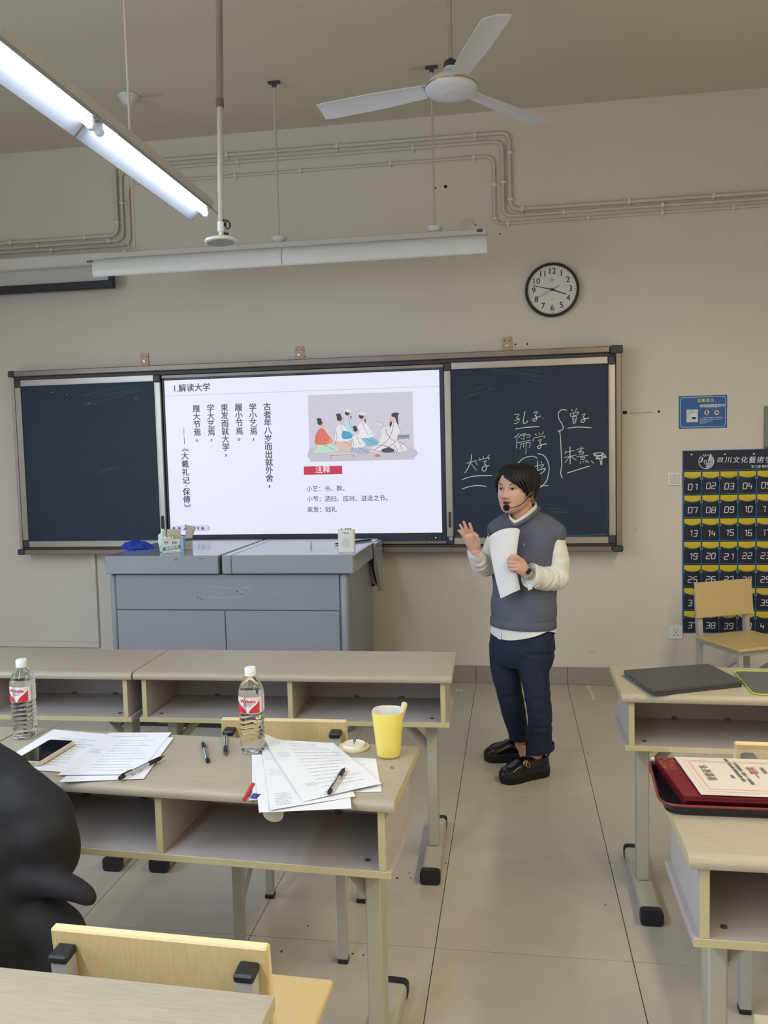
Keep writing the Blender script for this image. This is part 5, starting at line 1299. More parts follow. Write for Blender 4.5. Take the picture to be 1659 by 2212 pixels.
folder('lowest red certificate folder in the tray', DT+.006, fq(DT+.022, 4, 40))
folder('red certificate folder in the middle of the tray stack', DT+.0185, fq(DT+.03, 2, 25))
ft = folder('topmost red certificate folder, gold pattern at its corner', DT+.031, fq(DT+.042))
gp = MB(); rs = random.Random(8)
for k in range(70):
    x, y = rs.uniform(225, 470), rs.uniform(215, 400)
    if x < 215+(y-210)*.62+14 or x > 440+(y-210)*.3 or (y-210) > 150 and x < 380+(y-360): continue
    r = rs.uniform(6, 20); a0 = rs.uniform(0, 6)
    gp.ribbon([c8(x+r*math.cos(a0+t)*1.1, y+r*.6*math.sin(a0+t), DT+.0424) for t in (0, .8, 1.6, 2.4, 3.2)], .0016, (0, 0, 1))
obj('gold_pattern', gp, mat('gold_foil', (190, 146, 70), .35, metal=.6), ft, world=True)
single('folder_corner_tab', slab4([c8(155, 230, DT+.03), c8(200, 230, DT+.03), c8(200, 212, DT+.03), c8(160, 210, DT+.03)], DT+.006, DT+.030), M_pagew, 'small white paper tab in the far corner of the tray', 'paper')
# certificate in a clear sleeve
zc = DT+.0455
def cert(u, v):            # u along the page, v far -> near
    a, b = c8(455, 205, zc), c8(800, 690, zc)
    p = a.lerp(b, v)+Vector((.30*u, 0, 0)); p.z = zc+.0010*math.sin(3*u+1)*math.sin(math.pi*v)
    return p
ce_ = thing('certificate', 'white award certificate with a pink border in a clear sleeve, on the red folders', 'certificate', tuple(cert(.5, .5)))
obj('page', MB().grid(cert, 20, 10, None, 0, .0006), mat('cert_cream', (206, 198, 189), .6), ce_, 70, world=True)
bd = MB(); Zo = Vector((0, 0, .0006))
def edge(ins, n=10):
    pts = []
    for (u0, v0), (u1, v1) in (((ins, ins*1.6), (ins, 1-ins*1.6)), ((ins, 1-ins*1.6), (1-ins, 1-ins*1.6)), ((1-ins, 1-ins*1.6), (1-ins, ins*1.6)), ((1-ins, ins*1.6), (ins, ins*1.6))):
        for k in range(n): pts.append(cert(u0+(u1-u0)*k/n, v0+(v1-v0)*k/n)+Zo)
    return pts+[pts[0]]
bd.ribbon(edge(.055), .006, (0, 0, 1)); obj('pink_border', bd, mat('cert_pink', (224, 186, 178), .6), ce_, world=True)
bd = MB(); bd.ribbon(edge(.085), .0022, (0, 0, 1)); obj('red_line', bd, mat('cert_redline', (206, 150, 142), .6), ce_, world=True)
def vtext(nm, body, size, cx, cy, m, step):
    # reading direction runs away from the camera, characters turned a quarter
    p = c8(cx, cy, zc); tb = MB()
    ay = (c8(455, 205, zc)-c8(800, 690, zc)).normalized()
    tb.text(body, size, frame((p.x, p.y, zc+.0018), tuple(ay), (-1, 0, 0) if False else (-ay.y, ay.x, 0)), 'LEFT', .0006, spacing=step)
    return obj(nm, tb, m, ce_, world=True)
vtext('heading', '荣誉证书', .022, 975, 520, mat('cert_gold', (120, 88, 50), .5), 1.05)
vtext('body_text', '教师：', .008, 1225, 490, M_num, 1.1)
vtext('body_text', '在第八届教学技能大赛中荣获二等奖', .0085, 1365, 535, M_num, 1.05)
vtext('body_text', '课堂教学（一等奖）特颁发此证书', .0085, 1480, 575, M_num, 1.05)
vtext('award_grade', '一等奖', .022, 1560, 490, mat('cert_award', (170, 50, 44), .5), 1.05)
vtext('body_text', '特发此证', .0085, 1640, 430, M_num, 1.1)
film = mat('sleeve_film', (236, 238, 240), .06, alpha=.12, spec=.9)
slv = lambda u, v: cert(-.02+u*1.04, -.20+1.215*v)+Vector((0, 0, .0045+.0035*abs(math.sin(u*17+v*5))*abs(math.sin(v*9+u*6))+.010*max(0, .16-v)))
obj('plastic_sleeve', MB().grid(slv, 60, 36), film, ce_, 80, world=True)
# ------------------------------------------------------------------ people: helpers
def remesh(mb, vox, smooth=2, fac=.5):
    me = bpy.data.meshes.new('t'); me.from_pydata([tuple(v) for v in mb.V], [], mb.F); me.update()
    o = bpy.data.objects.new('t', me); COL.objects.link(o)
    r = o.modifiers.new('r', 'REMESH'); r.mode = 'VOXEL'; r.voxel_size = vox
    if smooth:
        s_ = o.modifiers.new('s', 'SMOOTH'); s_.iterations = smooth; s_.factor = fac
    bpy.context.view_layer.update()
    m2 = bpy.data.meshes.new_from_object(o.evaluated_get(bpy.context.evaluated_depsgraph_get()))
    out = MB(); n = len(m2.vertices); a = np.empty(n*3); m2.vertices.foreach_get('co', a)
    out.V = [tuple(q) for q in a.reshape(-1, 3)]; out.F = [tuple(p.vertices) for p in m2.polygons]; out.I = [0]*len(out.F)
    bpy.data.objects.remove(o); bpy.data.meshes.remove(me); bpy.data.meshes.remove(m2)
    return out
def catmull(pts, n):
    out = []
    P = [np.array(p, float) for p in pts]
    for i in range(len(P)-1):
        p0, p1, p2, p3 = P[max(i-1, 0)], P[i], P[i+1], P[min(i+2, len(P)-1)]
        for k in range(n):
            t = k/n
            out.append(0.5*((2*p1)+(p2-p0)*t+(2*p0-5*p1+4*p2-p3)*t*t+(3*p1-p0-3*p2+p3)*t**3))
    out.append(P[-1]); return out
def limb(mb, pts, rad, n=16, k=4, flat=1.0, up=None, round0=True, round1=True):
    """tapered limb through joints, with rounded ends"""
    Q = catmull([(*p, r) for p, r in zip(pts, rad)], k)
    P = [Vector(q[:3]) for q in Q]; R = [max(q[3], .001) for q in Q]
    d0 = (P[0]-P[1]).normalized(); d1 = (P[-1]-P[-2]).normalized()
    if round0:
        pre = [(P[0]+d0*(R[0]*math.sin(a)), R[0]*math.cos(a)) for a in (1.45, 1.1, .7, .35)]
        P = [q[0] for q in pre]+P; R = [q[1] for q in pre]+R
    if round1:
        e, er = P[-1], R[-1]
        post = [(e+d1*(er*math.sin(a)), er*math.cos(a)) for a in (.35, .7, 1.1, 1.45)]
        P = P+[q[0] for q in post]; R = R+[q[1] for q in post]
    return mb.tube(P, R, n, True, 0, flat, up)
def loft(mb, rings, n=40, k=3, sq=2.0, caps=True):
    """rings: (center, ax, ay, rx, ry)"""
    Q = catmull([(*c, *ax, *ay, rx, ry) for c, ax, ay, rx, ry in rings], k)
    V = []; F = []
    for q in Q:
        c, ax, ay = Vector(q[0:3]), Vector(q[3:6]), Vector(q[6:9])
        for j in range(n):
            a = 2*math.pi*j/n; cs, sn = math.cos(a), math.sin(a)
            if sq != 2.0:
                f = (abs(cs)**sq+abs(sn)**sq)**(-1/sq); cs, sn = cs*f, sn*f
            V.append(tuple(c+ax*(q[9]*cs)+ay*(q[10]*sn)))
    m = len(Q)
    for i in range(m-1):
        for j in range(n): F.append((i*n+j, i*n+(j+1) % n, (i+1)*n+(j+1) % n, (i+1)*n+j))
    if caps: F.append(tuple(range(n))[::-1]); F.append(tuple((m-1)*n+j for j in range(n)))
    return mb.add(V, F)
W = lambda x, y, d=-1.5: PY(x, y, d)
M_skin = mat('skin', (208, 164, 146), .5, var=.04, vscale=30, spec=.35)
M_skin.node_tree.nodes['Principled BSDF'].inputs['Subsurface Weight'].default_value = .06
M_skin.node_tree.nodes['Principled BSDF'].inputs['Subsurface Radius'].default_value = (.01, .004, .002)
M_hair = mat('hair_black', (15, 13, 17), .48, bump=.6, bscale=90, stretch=(6, 6, .6), var=.2, vscale=40)
M_vest = mat('knit_grey', (92, 95, 110), .92, var=.05, vscale=60, bump=.5, bscale=700)
M_shirt = mat('shirt_white', (222, 222, 218), .8, var=.03, vscale=20, bump=.15, bscale=200)
M_jean = mat('denim_navy', (30, 38, 62), .85, var=.16, vscale=26, bump=.3, bscale=500)
M_shoe = mat('shoe_leather', (24, 22, 24), .22, var=.08, vscale=20, bump=.1, bscale=120)
M_sole = mat('shoe_sole', (20, 20, 22), .6)
M_gold = mat('gold', (214, 170, 90), .25, metal=1.0)

# ------------------------------------------------------------------ the teacher
person = thing('person', 'standing woman in grey knit vest and jeans, one hand raised, papers in the other', 'person', (.29, -1.52, 0))
body = MB()
TH = R_(28)
AX, AY = Vector((math.cos(TH), -math.sin(TH), 0)), Vector((math.sin(TH), math.cos(TH), 0))
def torso_rings(rows, grow=0.0):
    out = []
    for (py, xl, xr, b) in rows:
        A, B = W(xl, py), W(xr, py); hw = (B-A).length/2+grow; c = (A+B)/2; b = b+grow
        a = math.sqrt(max(hw*hw-(b*math.sin(TH))**2, .0004))/math.cos(TH)
        out.append((tuple(c), tuple(AX), tuple(AY), a, b))
    return out
VROWS = [(1104, 1118, 1150, .040), (1112, 1102, 1166, .062), (1124, 1084, 1188, .080), (1138, 1069, 1205, .092), (1158, 1062, 1211, .102), (1190, 1061, 1203, .110), (1225, 1062, 1199, .113), (1262, 1064, 1202, .114), (1300, 1062, 1202, .117), (1328, 1061, 1200, .118)]
loft(body, torso_rings(VROWS+[(1360, 1062, 1196, .108), (1400, 1064, 1192, .100)], -.016))
# legs of the body
LEGS = {'far': [((1092, 1385, -1.462), .066), ((1090, 1440, -1.462), .058), ((1099, 1490, -1.475), .046), ((1110, 1540, -1.445), .043), ((1120, 1585, -1.41), .030), ((1124, 1606, -1.395), .028), ((1128, 1632, -1.39), .030)],
        'near': [((1158, 1385, -1.55), .068), ((1156, 1440, -1.565), .058), ((1159, 1490, -1.59), .046), ((1164, 1540, -1.59), .043), ((1163, 1600, -1.585), .032), ((1158, 1634, -1.582), .030), ((1157, 1662, -1.585), .032)]}
for k_ in LEGS: limb(body, [W(*p) for p, r in LEGS[k_]], [r for p, r in LEGS[k_]])
# feet inside the shoes
limb(body, [(.345, -1.585, .07), (.28, -1.625, .055)], [.030, .026]); limb(body, [(.27, -1.385, .07), (.19, -1.39, .055)], [.030, .026])
# neck
limb(body, [W(1136, 1135, -1.50), W(1130, 1108, -1.505), W(1124, 1080, -1.525)], [.054, .049, .048], 20)
limb(body, [W(1123, 1130, -1.525), W(1125, 1108, -1.53)], [.050, .047], 20)
# arms
AR = {'near': ([(1190, 1156, -1.555), (1204, 1200, -1.545), (1206, 1246, -1.545), (1170, 1247, -1.63), (1142, 1240, -1.682)], [.042, .038, .033, .029, .023]),
      'far': ([(1078, 1152, -1.455), (1060, 1195, -1.465), (1050, 1224, -1.51), (1036, 1210, -1.60), (1027, 1190, -1.668)], [.042, .037, .033, .029, .024])}
for k_ in AR: limb(body, [W(*p) for p in AR[k_][0]], AR[k_][1])
# raised right hand, palm to the class
def hand_loft(rows, lat, nrm):
    loft(body, [(tuple(W(*p)), tuple(lat), tuple(nrm), rx, ry) for p, rx, ry in rows], 24, 4)
dh = (W(1008, 1150, -1.70)-W(1027, 1192, -1.668)).normalized()
lat = (W(1045, 1185, -1.67)-W(1020, 1195, -1.67)).normalized(); lat = (lat-dh*lat.dot(dh)).normalized(); nr = lat.cross(dh)
hand_loft([((1029, 1198, -1.66), .022, .018), ((1027, 1188, -1.67), .025, .018), ((1023, 1175, -1.682), .034, .0165), ((1018, 1163, -1.692), .036, .015), ((1013.5, 1157, -1.698), .034, .0125), ((1011.5, 1153.5, -1.70), .030, .009)], lat, nr)
for pts, r in (([(1003, 1160, -1.700), (997, 1152, -1.712), (990.5, 1145.5, -1.716)], .0068), ([(1005, 1154, -1.702), (998.8, 1143, -1.716), (993.8, 1134, -1.722)], .0073), ([(1012, 1150, -1.703), (1006, 1138, -1.717), (1001.8, 1127, -1.724)], .0075), ([(1020, 1150, -1.702), (1017.3, 1140, -1.716), (1014.5, 1131, -1.722)], .0077)):
    limb(body, [W(*p) for p in pts], [r*1.08, r, r*.8], 12)
limb(body, [W(1031, 1181, -1.685), W(1033, 1168, -1.705), W(1029, 1157, -1.718)], [.013, .0105, .0085], 12)
# left hand: a fist round the papers
lat2 = (W(1121, 1205, -1.70)-W(1128, 1238, -1.70)).normalized(); dh2 = (W(1112, 1216, -1.70)-W(1140, 1240, -1.685)).normalized(); lat2 = (lat2-dh2*lat2.dot(dh2)).normalized(); nr2 = lat2.cross(dh2)
hand_loft([((1142, 1241, -1.683), .023, .019), ((1134, 1234, -1.692), .027, .018), ((1126, 1225, -1.70), .033, .0175), ((1119, 1218, -1.703), .034, .0165), ((1115, 1215, -1.702), .031, .012)], lat2, nr2)
for k, (yy, xx) in enumerate(((1206.5, 1101), (1214.5, 1099.5), (1222.5, 1100.5), (1230, 1103))):
    r = (.0098, .0098, .0094, .0084)[k]
    limb(body, [W(1118+k*1.2, yy+1, -1.706), W(xx+6, yy, -1.716), W(xx, yy+.5, -1.706), W(xx+3, yy+1.5, -1.690), W(xx+12, yy+2, -1.684)], [r*1.1, r, r, r*.92, r*.8], 12)
limb(body, [W(1126, 1213, -1.705), W(1116, 1203, -1.714), W(1105, 1202, -1.716)], [.0125, .0105, .0088], 12)

# head
HC = W(1114.5, 1054.5, -1.55); HY = R_(30)
HF = Vector((-math.sin(HY), -math.cos(HY), 0)); HL = Vector((math.cos(HY), -math.sin(HY), 0)); HU = Vector((.02, 0, 1)).normalized()
def h2w(p): return HC+HL*p[0]+HF*p[1]+HU*p[2]
KEY = np.array([(-.121, .066, .030, .016), (-.114, .080, .008, .033), (-.100, .086, -.022, .048), (-.080, .088, -.052, .060), (-.058, .089, -.074, .069), (-.032, .090, -.088, .0755), (0, .089, -.098, .078), (.03, .090, -.102, .077), (.058, .083, -.099, .072), (.082, .063, -.085, .057), (.097, .040, -.064, .038), (.104, .014, -.036, .016)])
KEY[:, 0] = np.where(KEY[:, 0] < 0, KEY[:, 0]*.95, KEY[:, 0])
def key(z): return [np.interp(z, KEY[:, 0], KEY[:, i]) for i in (1, 2, 3)]
G = lambda x, z, cx, cz, sx, sz: math.exp(-((x-cx)/sx)**2/2-((z-cz)/sz)**2/2)
def bump(x, z):
    if z < 0: z = z/.87
    b = .012*G(x, z, 0, -.012, .0075, .020)+.022*G(x, z, 0, -.037, .0095, .011)+.006*G(x, z, 0, -.046, .012, .006)
    for s_ in (-1, 1):
        b += .009*G(x, z, s_*.014, -.042, .006, .007)-.0075*G(x, z, s_*.031, -.001, .014, .010)+.004*G(x, z, s_*.031, .020, .018, .007)+.0045*G(x, z, s_*.043, -.036, .018, .018)
        b -= .004*G(x, z, s_*.022, -.012, .008, .01)
    b += .0065*G(x, z, 0, -.063, .015, .0045)+.0075*G(x, z, 0, -.0835, .014, .0055)-.014*G(x, z, 0, -.0735, .0145, .0050)+.007*G(x, z, 0, -.107, .014, .010)-.003*G(x, z, 0, -.094, .02, .005)
    return b
def hsurf(th, z, off=0.0, feat=True):
    yf, yb, hw = key(z); c = (yf+yb)/2; d = (yf-yb)/2
    s_, cs = math.sin(th), math.cos(th); e = 2.25
    f = (abs(s_)**e+abs(cs)**e)**(-1/e)
    x, y = (hw+off)*s_*f, c+(d+off)*cs*f
    if feat and cs > 0: y += bump(x, z)*min(1, cs*2)
    return (x, y, z)
def face(x, z, off=0.0):
    if z < 0: z = z*.87
    yf, yb, hw = key(z); c = (yf+yb)/2; d = (yf-yb)/2
    y = c+d*(max(1-(abs(x)/hw)**2.25, 0))**(1/2.25)+bump(x, z)
    return h2w((x, y+off, z))
NT, NZ = 120, 96
hd = MB(); V = []; F = []
zs_ = np.linspace(-.1149, .104, NZ)
for z in zs_:
    for j in range(NT): V.append(tuple(h2w(hsurf(2*math.pi*j/NT, z))))
for i in range(NZ-1):
    for j in range(NT): F.append((i*NT+j, (i+1)*NT+j, (i+1)*NT+(j+1) % NT, i*NT+(j+1) % NT))
F.append(tuple(range(NT))); F.append(tuple((NZ-1)*NT+j for j in range(NT))[::-1])
body.add(V, F)
for s_ in (-1, 1):      # ears
    ec = (s_*.0775, -.012, -.016)
    em = MB().grid(lambda u, v: tuple(h2w((ec[0]+s_*.010*math.cos(2*math.pi*u)*math.sin(math.pi*v), ec[1]+.016*math.sin(2*math.pi*u)*math.sin(math.pi*v)-.006*0, ec[2]+.030*math.cos(math.pi*v)))), 16, 12)
    body.add(em.V, em.F)
rb_ = remesh(body, .0026, 2, .35)
obj('body', rb_, M_skin, person, 180, world=True)
# eyes, brows, lips
M_eye = mat('eye_white', (206, 200, 196), .25); M_iris = mat('iris_dark', (30, 22, 20), .12); M_lash = mat('lash_black', (28, 22, 24), .6); M_brow = mat('brow_dark', (70, 54, 50), .8)
for s_ in (-1, 1):
    def el(u, v, rx=.0120, rz=.0044):
        a = u*2*math.pi; q = face(s_*.031+rx*v*math.cos(a), .000+rz*v*math.sin(a), .0012+.0022*(1-v*v)); return tuple(q)
    ey = obj('eye', MB().grid(el, 20, 5), M_eye, person, 180, world=True)
    def ir(u, v):
        a = u*2*math.pi; return tuple(face(s_*.031-.0025+.0060*v*math.cos(a), .0004+.0046*v*math.sin(a), .0038))
    obj('iris', MB().grid(ir, 16, 3), M_iris, ey, world=True)
    obj('upper_lash', MB().tube([face(s_*.031+x, .0047-.0042*(x/.0135)**2, .0028) for x in np.linspace(-.0145, .0145, 11)], .0011, 6), M_lash, ey, world=True)
    obj('lower_lash', MB().tube([face(s_*.031+x, -.0052+.0036*(x/.0125)**2, .0014) for x in np.linspace(-.0115, .0115, 9)], .0005, 5), M_brow, ey, world=True)
    obj('eyelid_fold', MB().tube([face(s_*.031+x, .0086-.0036*(x/.0135)**2, .0008) for x in np.linspace(-.013, .013, 9)], .0006, 5), mat('fold', (160, 112, 96), .6), ey, world=True)
    obj('eyebrow', MB().tube([face(s_*(.015+.034*t), .0185+.0065*math.sin(2.2*t), .0016) for t in np.linspace(0, 1, 9)], [.0010, .0015, .0018, .0019, .0018, .0017, .0014, .0010, .0006], 6, flat=.5, up=tuple(HF)), M_brow, person, world=True)
M_lip = mat('lip_rose', (176, 98, 92), .4); M_mouth = mat('mouth_dark', (60, 24, 26), .6)
mw = .0195
obj('mouth', MB().grid(lambda u, v: tuple(face((u-.5)*2*mw*.92, -.0735+(v-.5)*.016*math.sin(math.pi*min(max(u, .02), .98)), .006)), 14, 5), M_mouth, person, world=True)
obj('teeth', MB().grid(lambda u, v: tuple(face((u-.5)*.022, -.0685+(v-.5)*.0035, .0072)), 8, 2), mat('teeth', (214, 204, 196), .3), person, world=True)
ul = [face(mw*t, -.0655-.0085*t*t+.0012*math.cos(6*t), .004) for t in np.linspace(-1, 1, 15)]
ll = [face(mw*t, -.0825+.0085*t*t, .004) for t in np.linspace(-1, 1, 15)]
obj('upper_lip', MB().tube(ul, [.0012+.0022*(1-t*t) for t in np.linspace(-1, 1, 15)], 8), M_lip, person, 180, world=True)
obj('lower_lip', MB().tube(ll, [.0012+.0030*(1-t*t) for t in np.linspace(-1, 1, 15)], 8), M_lip, person, 180, world=True)
for s_ in (-1, 1):
    obj('nostril', MB().grid(lambda u, v: tuple(face(s_*.0075+.0036*v*math.cos(6.283*u), -.0475+.0018*v*math.sin(6.283*u), .0006)), 10, 2), mat('nostril', (110, 66, 56), .8), person, world=True)
# hair: dark cap with a side-swept fringe, tied back
HLOW = [(-180, -.075), (-140, -.07), (-110, -.05), (-95, -.035), (-80, -.020), (-68, -.004), (-52, .020), (-38, .042), (-24, .066), (-18, .072), (-10, .056), (5, .044), (22, .030), (38, .014), (50, .002), (62, -.012), (74, -.030), (84, -.026), (91, .020), (104, .018), (116, -.040), (140, -.070), (180, -.075)]
hx_, hz_ = [a for a, b in HLOW], [b for a, b in HLOW]
def hairfn(u, v):
    deg = -180+360*u; th = R_(deg)
    zl = np.interp(deg, hx_, hz_)+.0035*math.sin(deg*.9)*(1 if abs(deg) < 80 else 0)
    zt_ = .104; t = v
    z = zt_+(zl-zt_)*t
    off = .013+.005*math.sin(math.pi*min(t*1.1, 1))+(.008 if abs(deg) > 95 else 0)*math.sin(math.pi*t)+.0016*math.sin(deg*.55+3*t)+.0010*math.sin(deg*1.7)
    if v > .985: off = .001
    elif abs(deg) < 85: off = off*(1-.45*t)
    x, y, zz = hsurf(th, z, off, False)
    zz += .0125*(1-t)**1.2
    return tuple(h2w((x, y, zz)))
hm = MB().grid(hairfn, 180, 40)
hm.F.append(tuple(range(180)))
hm.I.append(0)
hr = obj('hair', hm, M_hair, person, 180, world=True)
def lock(pts, r, n=7):
    return MB().tube(catmull([h2w(p) for p in pts], 4), r, n, flat=.5)
def hp_(deg, z, off): return hsurf(R_(deg), z, off, False)
for k, (d0, z0, d1, z1, d2, z2, r) in enumerate(((-20, .085, -34, .05, -40, .020, .0045), (-22, .080, -46, .03, -58, -.02, .006), (-24, .078, -56, .03, -70, -.020, .005), (-16, .085, 10, .058, 30, .022, .0075), (-14, .088, 22, .052, 46, .002, .009), (-12, .09, 34, .045, 60, -.018, .0095), (-10, .092, 46, .04, 70, -.034, .009), (-8, .094, 56, .040, 77, -.040, .007), (-26, .078, -62, .02, -70, -.035, .003), (0, .088, 50, .03, 73, -.050, .003))):
    P = [hp_(d0, z0, .010), hp_(d0*.5+d1*.5, z0*.5+z1*.5+.006, .013), hp_(d1, z1, .012), hp_(d1*.45+d2*.55, z1*.45+z2*.55, .009), hp_(d2, z2, .005)]
    Q = catmull([(*p, rr) for p, rr in zip(P, (r*.7, r, r, r*.8, r*.2))], 4)
    obj('hair_lock', MB().tube([h2w(q[:3]) for q in Q], [max(q[3], .0006) for q in Q], 8, flat=.55, up=tuple(HU)), M_hair, hr, 180, world=True)
# headset with boom microphone, ear ring
hs = obj('headset', MB().tube(catmull([h2w(hp_(92, .050, .020)), h2w(hp_(93, .015, .012)), h2w(hp_(93, -.02, .011)), h2w(hp_(86, -.040, .008))], 5), [.0062]*16, 8), M_blackp, person, 60, world=True)
obj('head_band', MB().tube(catmull([h2w(hp_(95, .045, .021)), h2w(hp_(130, .02, .026)), h2w(hp_(180, .0, .026)), h2w(hp_(-130, .02, .026)), h2w(hp_(-95, .045, .02))], 6), .003, 8), M_blackp, hs, 60, world=True)
cpath = [h2w(hp_(90, -.03, .012)), W(1142, 1072, -1.618), W(1136, 1081, -1.640), W(1125, 1090, -1.660), W(1111, 1096, -1.682), W(1100, 1097.5, -1.690)]
obj('boom', MB().tube(catmull(cpath, 6), .0022, 8), M_blackp, hs, 60, world=True)
mc = W(1094, 1096.5, -1.692)
obj('microphone_foam', MB().grid(lambda u, v: (mc.x+.0155*math.cos(6.2832*u)*math.sin(math.pi*v), mc.y+.0155*math.sin(6.2832*u)*math.sin(math.pi*v), mc.z+.0150*math.cos(math.pi*v)), 20, 12), mat('foam_black', (16, 16, 18), .95, bump=.5, bscale=300), hs, 180, world=True)
ec = h2w((.086, -.006, -.052))
obj('ear_ring', MB().tube([ec+HF*(.0085*math.cos(a))+Vector((0, 0, .010*math.sin(a))) for a in np.linspace(0, 6.283, 17)[:-1]], .0022, 8, closed=True), M_gold, person, 60, world=True)

# shirt: sleeves, tail and collar
sh = MB()
limb(sh, [W(1186, 1152, -1.555), W(1200, 1185, -1.55), W(1205, 1220, -1.545), W(1204, 1246, -1.55)], [.050, .054, .055, .052], 24)
limb(sh, [W(1205, 1240, -1.55), W(1203, 1249, -1.565), W(1180, 1250, -1.61), W(1160, 1247, -1.65), W(1147, 1245, -1.672)], [.052, .056, .055, .053, .058], 24, round1=False)
limb(sh, [W(1080, 1150, -1.455), W(1064, 1190, -1.46), W(1054, 1220, -1.50), W(1046, 1222, -1.54), W(1036, 1212, -1.60), W(1028, 1199, -1.645), W(1025, 1191, -1.662)], [.050, .050, .050, .049, .046, .038, .036], 24, round1=False)
loft(sh, torso_rings(VROWS[1:], -.008))
sr = remesh(sh, .0042, 3, .5)
VN = np.array(sr.V)
# sleeve folds: rings of soft creases, strongest round the elbows
def folds(VN, a, b, amp, freq, rad, ph):
    a, b = np.array(a), np.array(b); d = b-a; L = np.linalg.norm(d); d = d/L
    t = (VN-a) @ d; q = VN-a-np.outer(t, d); r = np.linalg.norm(q, axis=1)
    wgt = np.exp(-((t/L-.5)/.42)**4)*(r < rad)
    ang = np.arctan2(q[:, 2], q[:, 0]-.6*q[:, 1])
    s_ = np.sin(freq*t/L+2.4*np.sin(ang*1.0+ph)+1.3*np.sin(2.3*ang+3.1*t/L*4)+ph)+.5*np.sin(1.7*freq*t/L-2.0*ang+2*ph)
    return VN+(q/np.maximum(r, 1e-4)[:, None])*(amp*wgt*np.sign(s_)*np.abs(s_)**.7)[:, None]
VN = folds(VN, W(1200, 1165, -1.55), W(1208, 1262, -1.55), .0013, 14, .085, .4)
VN = folds(VN, W(1222, 1252, -1.55), W(1148, 1246, -1.67), .0024, 25, .085, 1.3)
VN = folds(VN, W(1056, 1226, -1.5), W(1025, 1190, -1.665), .0022, 22, .08, 2.2)
sr.V = [tuple(v) for v in VN]
NECK_ = (.288, -1.525); zcut_ = W(1130, 1112).z
sr.F = [f for f in sr.F if not all(math.hypot(sr.V[i][0]-.288, sr.V[i][1]+1.525) < .075 and sr.V[i][2] > zcut_-.025 for i in f)]; sr.I = [0]*len(sr.F)
shirt = obj('shirt', sr, M_shirt, person, 180, world=True)
def cuff(c, ax, r, h, nm='cuff'):
    c, ax = Vector(c), Vector(ax).normalized(); u = ax.orthogonal().normalized(); v = ax.cross(u); m = MB(); n = 32; V = []; F = []
    for (rr, t) in ((r*.97, -h), (r*1.0, -h*.5), (r*1.02, 0), (r*1.0, .0015), (r*.93, 0), (r*.9, -h*.8)):
        for j in range(n):
            a = 2*math.pi*j/n; k_ = 1+.04*math.sin(3*a+1); V.append(tuple(c+ax*(t+.004*math.sin(2*a))+(u*math.cos(a)+v*math.sin(a))*rr*k_))
    for i in range(5):
        for j in range(n): F.append((i*n+j, i*n+(j+1) % n, (i+1)*n+(j+1) % n, (i+1)*n+j))
    return obj(nm, m.add(V, F), M_shirt, shirt, 70, world=True)
cuff(W(1144, 1244, -1.680), W(1144, 1244, -1.680)-W(1165, 1248, -1.65), .0575, .022)
cuff(W(1024.5, 1188.5, -1.668), W(1024.5, 1188.5, -1.668)-W(1030, 1202, -1.635), .0350, .02)
fl = MB().grid(lambda u, v: tuple(W(1141+u*24-v*1, 1262+v*(13-9*u), -1.715+.006*u)), 6, 5, None, 0, .0015)
cf = obj('open_cuff_end', fl, M_shirt, shirt, 70, world=True)
b_ = W(1152.5, 1269.5, -1.7135); obj('button', MB().lathe([(.0045, 0), (.0045, .0015), (.002, .002)], 12, frame(tuple(b_), (1, 0, 0), (0, 0, 1))), M_blackp, cf, world=True)
# tail below the vest
cA = W(1130, 1345); base = torso_rings([(1340, 1061, 1199, .119)])[0]; bc, ba, bb_ = Vector(base[0]), base[3], base[4]
FRONT = -math.pi/2-R_(18)
def tail(u, v):
    a = u*2*math.pi; dphi = (a-FRONT+math.pi) % (2*math.pi)-math.pi
    drop = .030+.046*max(0, math.cos(min(abs(dphi)*1.05, 1.57)))**1.2+.045*max(0, math.cos(dphi-math.pi))**1.2
    g = -.004+.007*v+.002*math.sin(7*a+1)*v
    p = bc+AX*((ba+g)*math.cos(a))+AY*((bb_+g)*math.sin(a))
    return (p.x, p.y, bc.z-.012-(drop-.012)*v)
obj('shirt_tail', MB().grid(tail, 96, 10), M_shirt, shirt, 60, world=True)
def plk(u, v):
    a = FRONT-.20+u*.17; q = Vector(tail((a/(2*math.pi)) % 1.0, .30+.73*v)); d = (q-bc); d.z = 0; q = q+d.normalized()*.003
    return tuple(q)
obj('placket', MB().grid(plk, 5, 6, None, 0, 0), M_shirt, shirt, 60, world=True)
cl = [W(1113, 1127, -1.624), W(1131, 1117, -1.606), W(1149, 1102, -1.565), W(1159, 1091, -1.51), W(1152, 1084, -1.455), W(1132, 1083, -1.435), W(1110, 1092, -1.455), W(1101, 1103, -1.51), W(1100, 1114, -1.575), W(1105, 1122, -1.612)]
CL = catmull(cl+[cl[0]], 5)[:-1]
def collar(u, v):
    n = len(CL); f = u*n; i = int(f) % n; t = f-int(f); p = Vector(CL[i]).lerp(Vector(CL[(i+1) % n]), t)
    c = Vector((.288, -1.525, p.z)); o_ = (p-c); o_.z = 0; o_.normalize()
    prof_ = ((.004, -.020), (.002, -.004), (0, .006), (-.004, .007), (-.006, -.004))[int(round(v*4))]
    return tuple(p+o_*prof_[0]+Vector((0, 0, prof_[1])))
obj('collar', MB().grid(collar, 50, 4), M_shirt, shirt, 60, world=True)

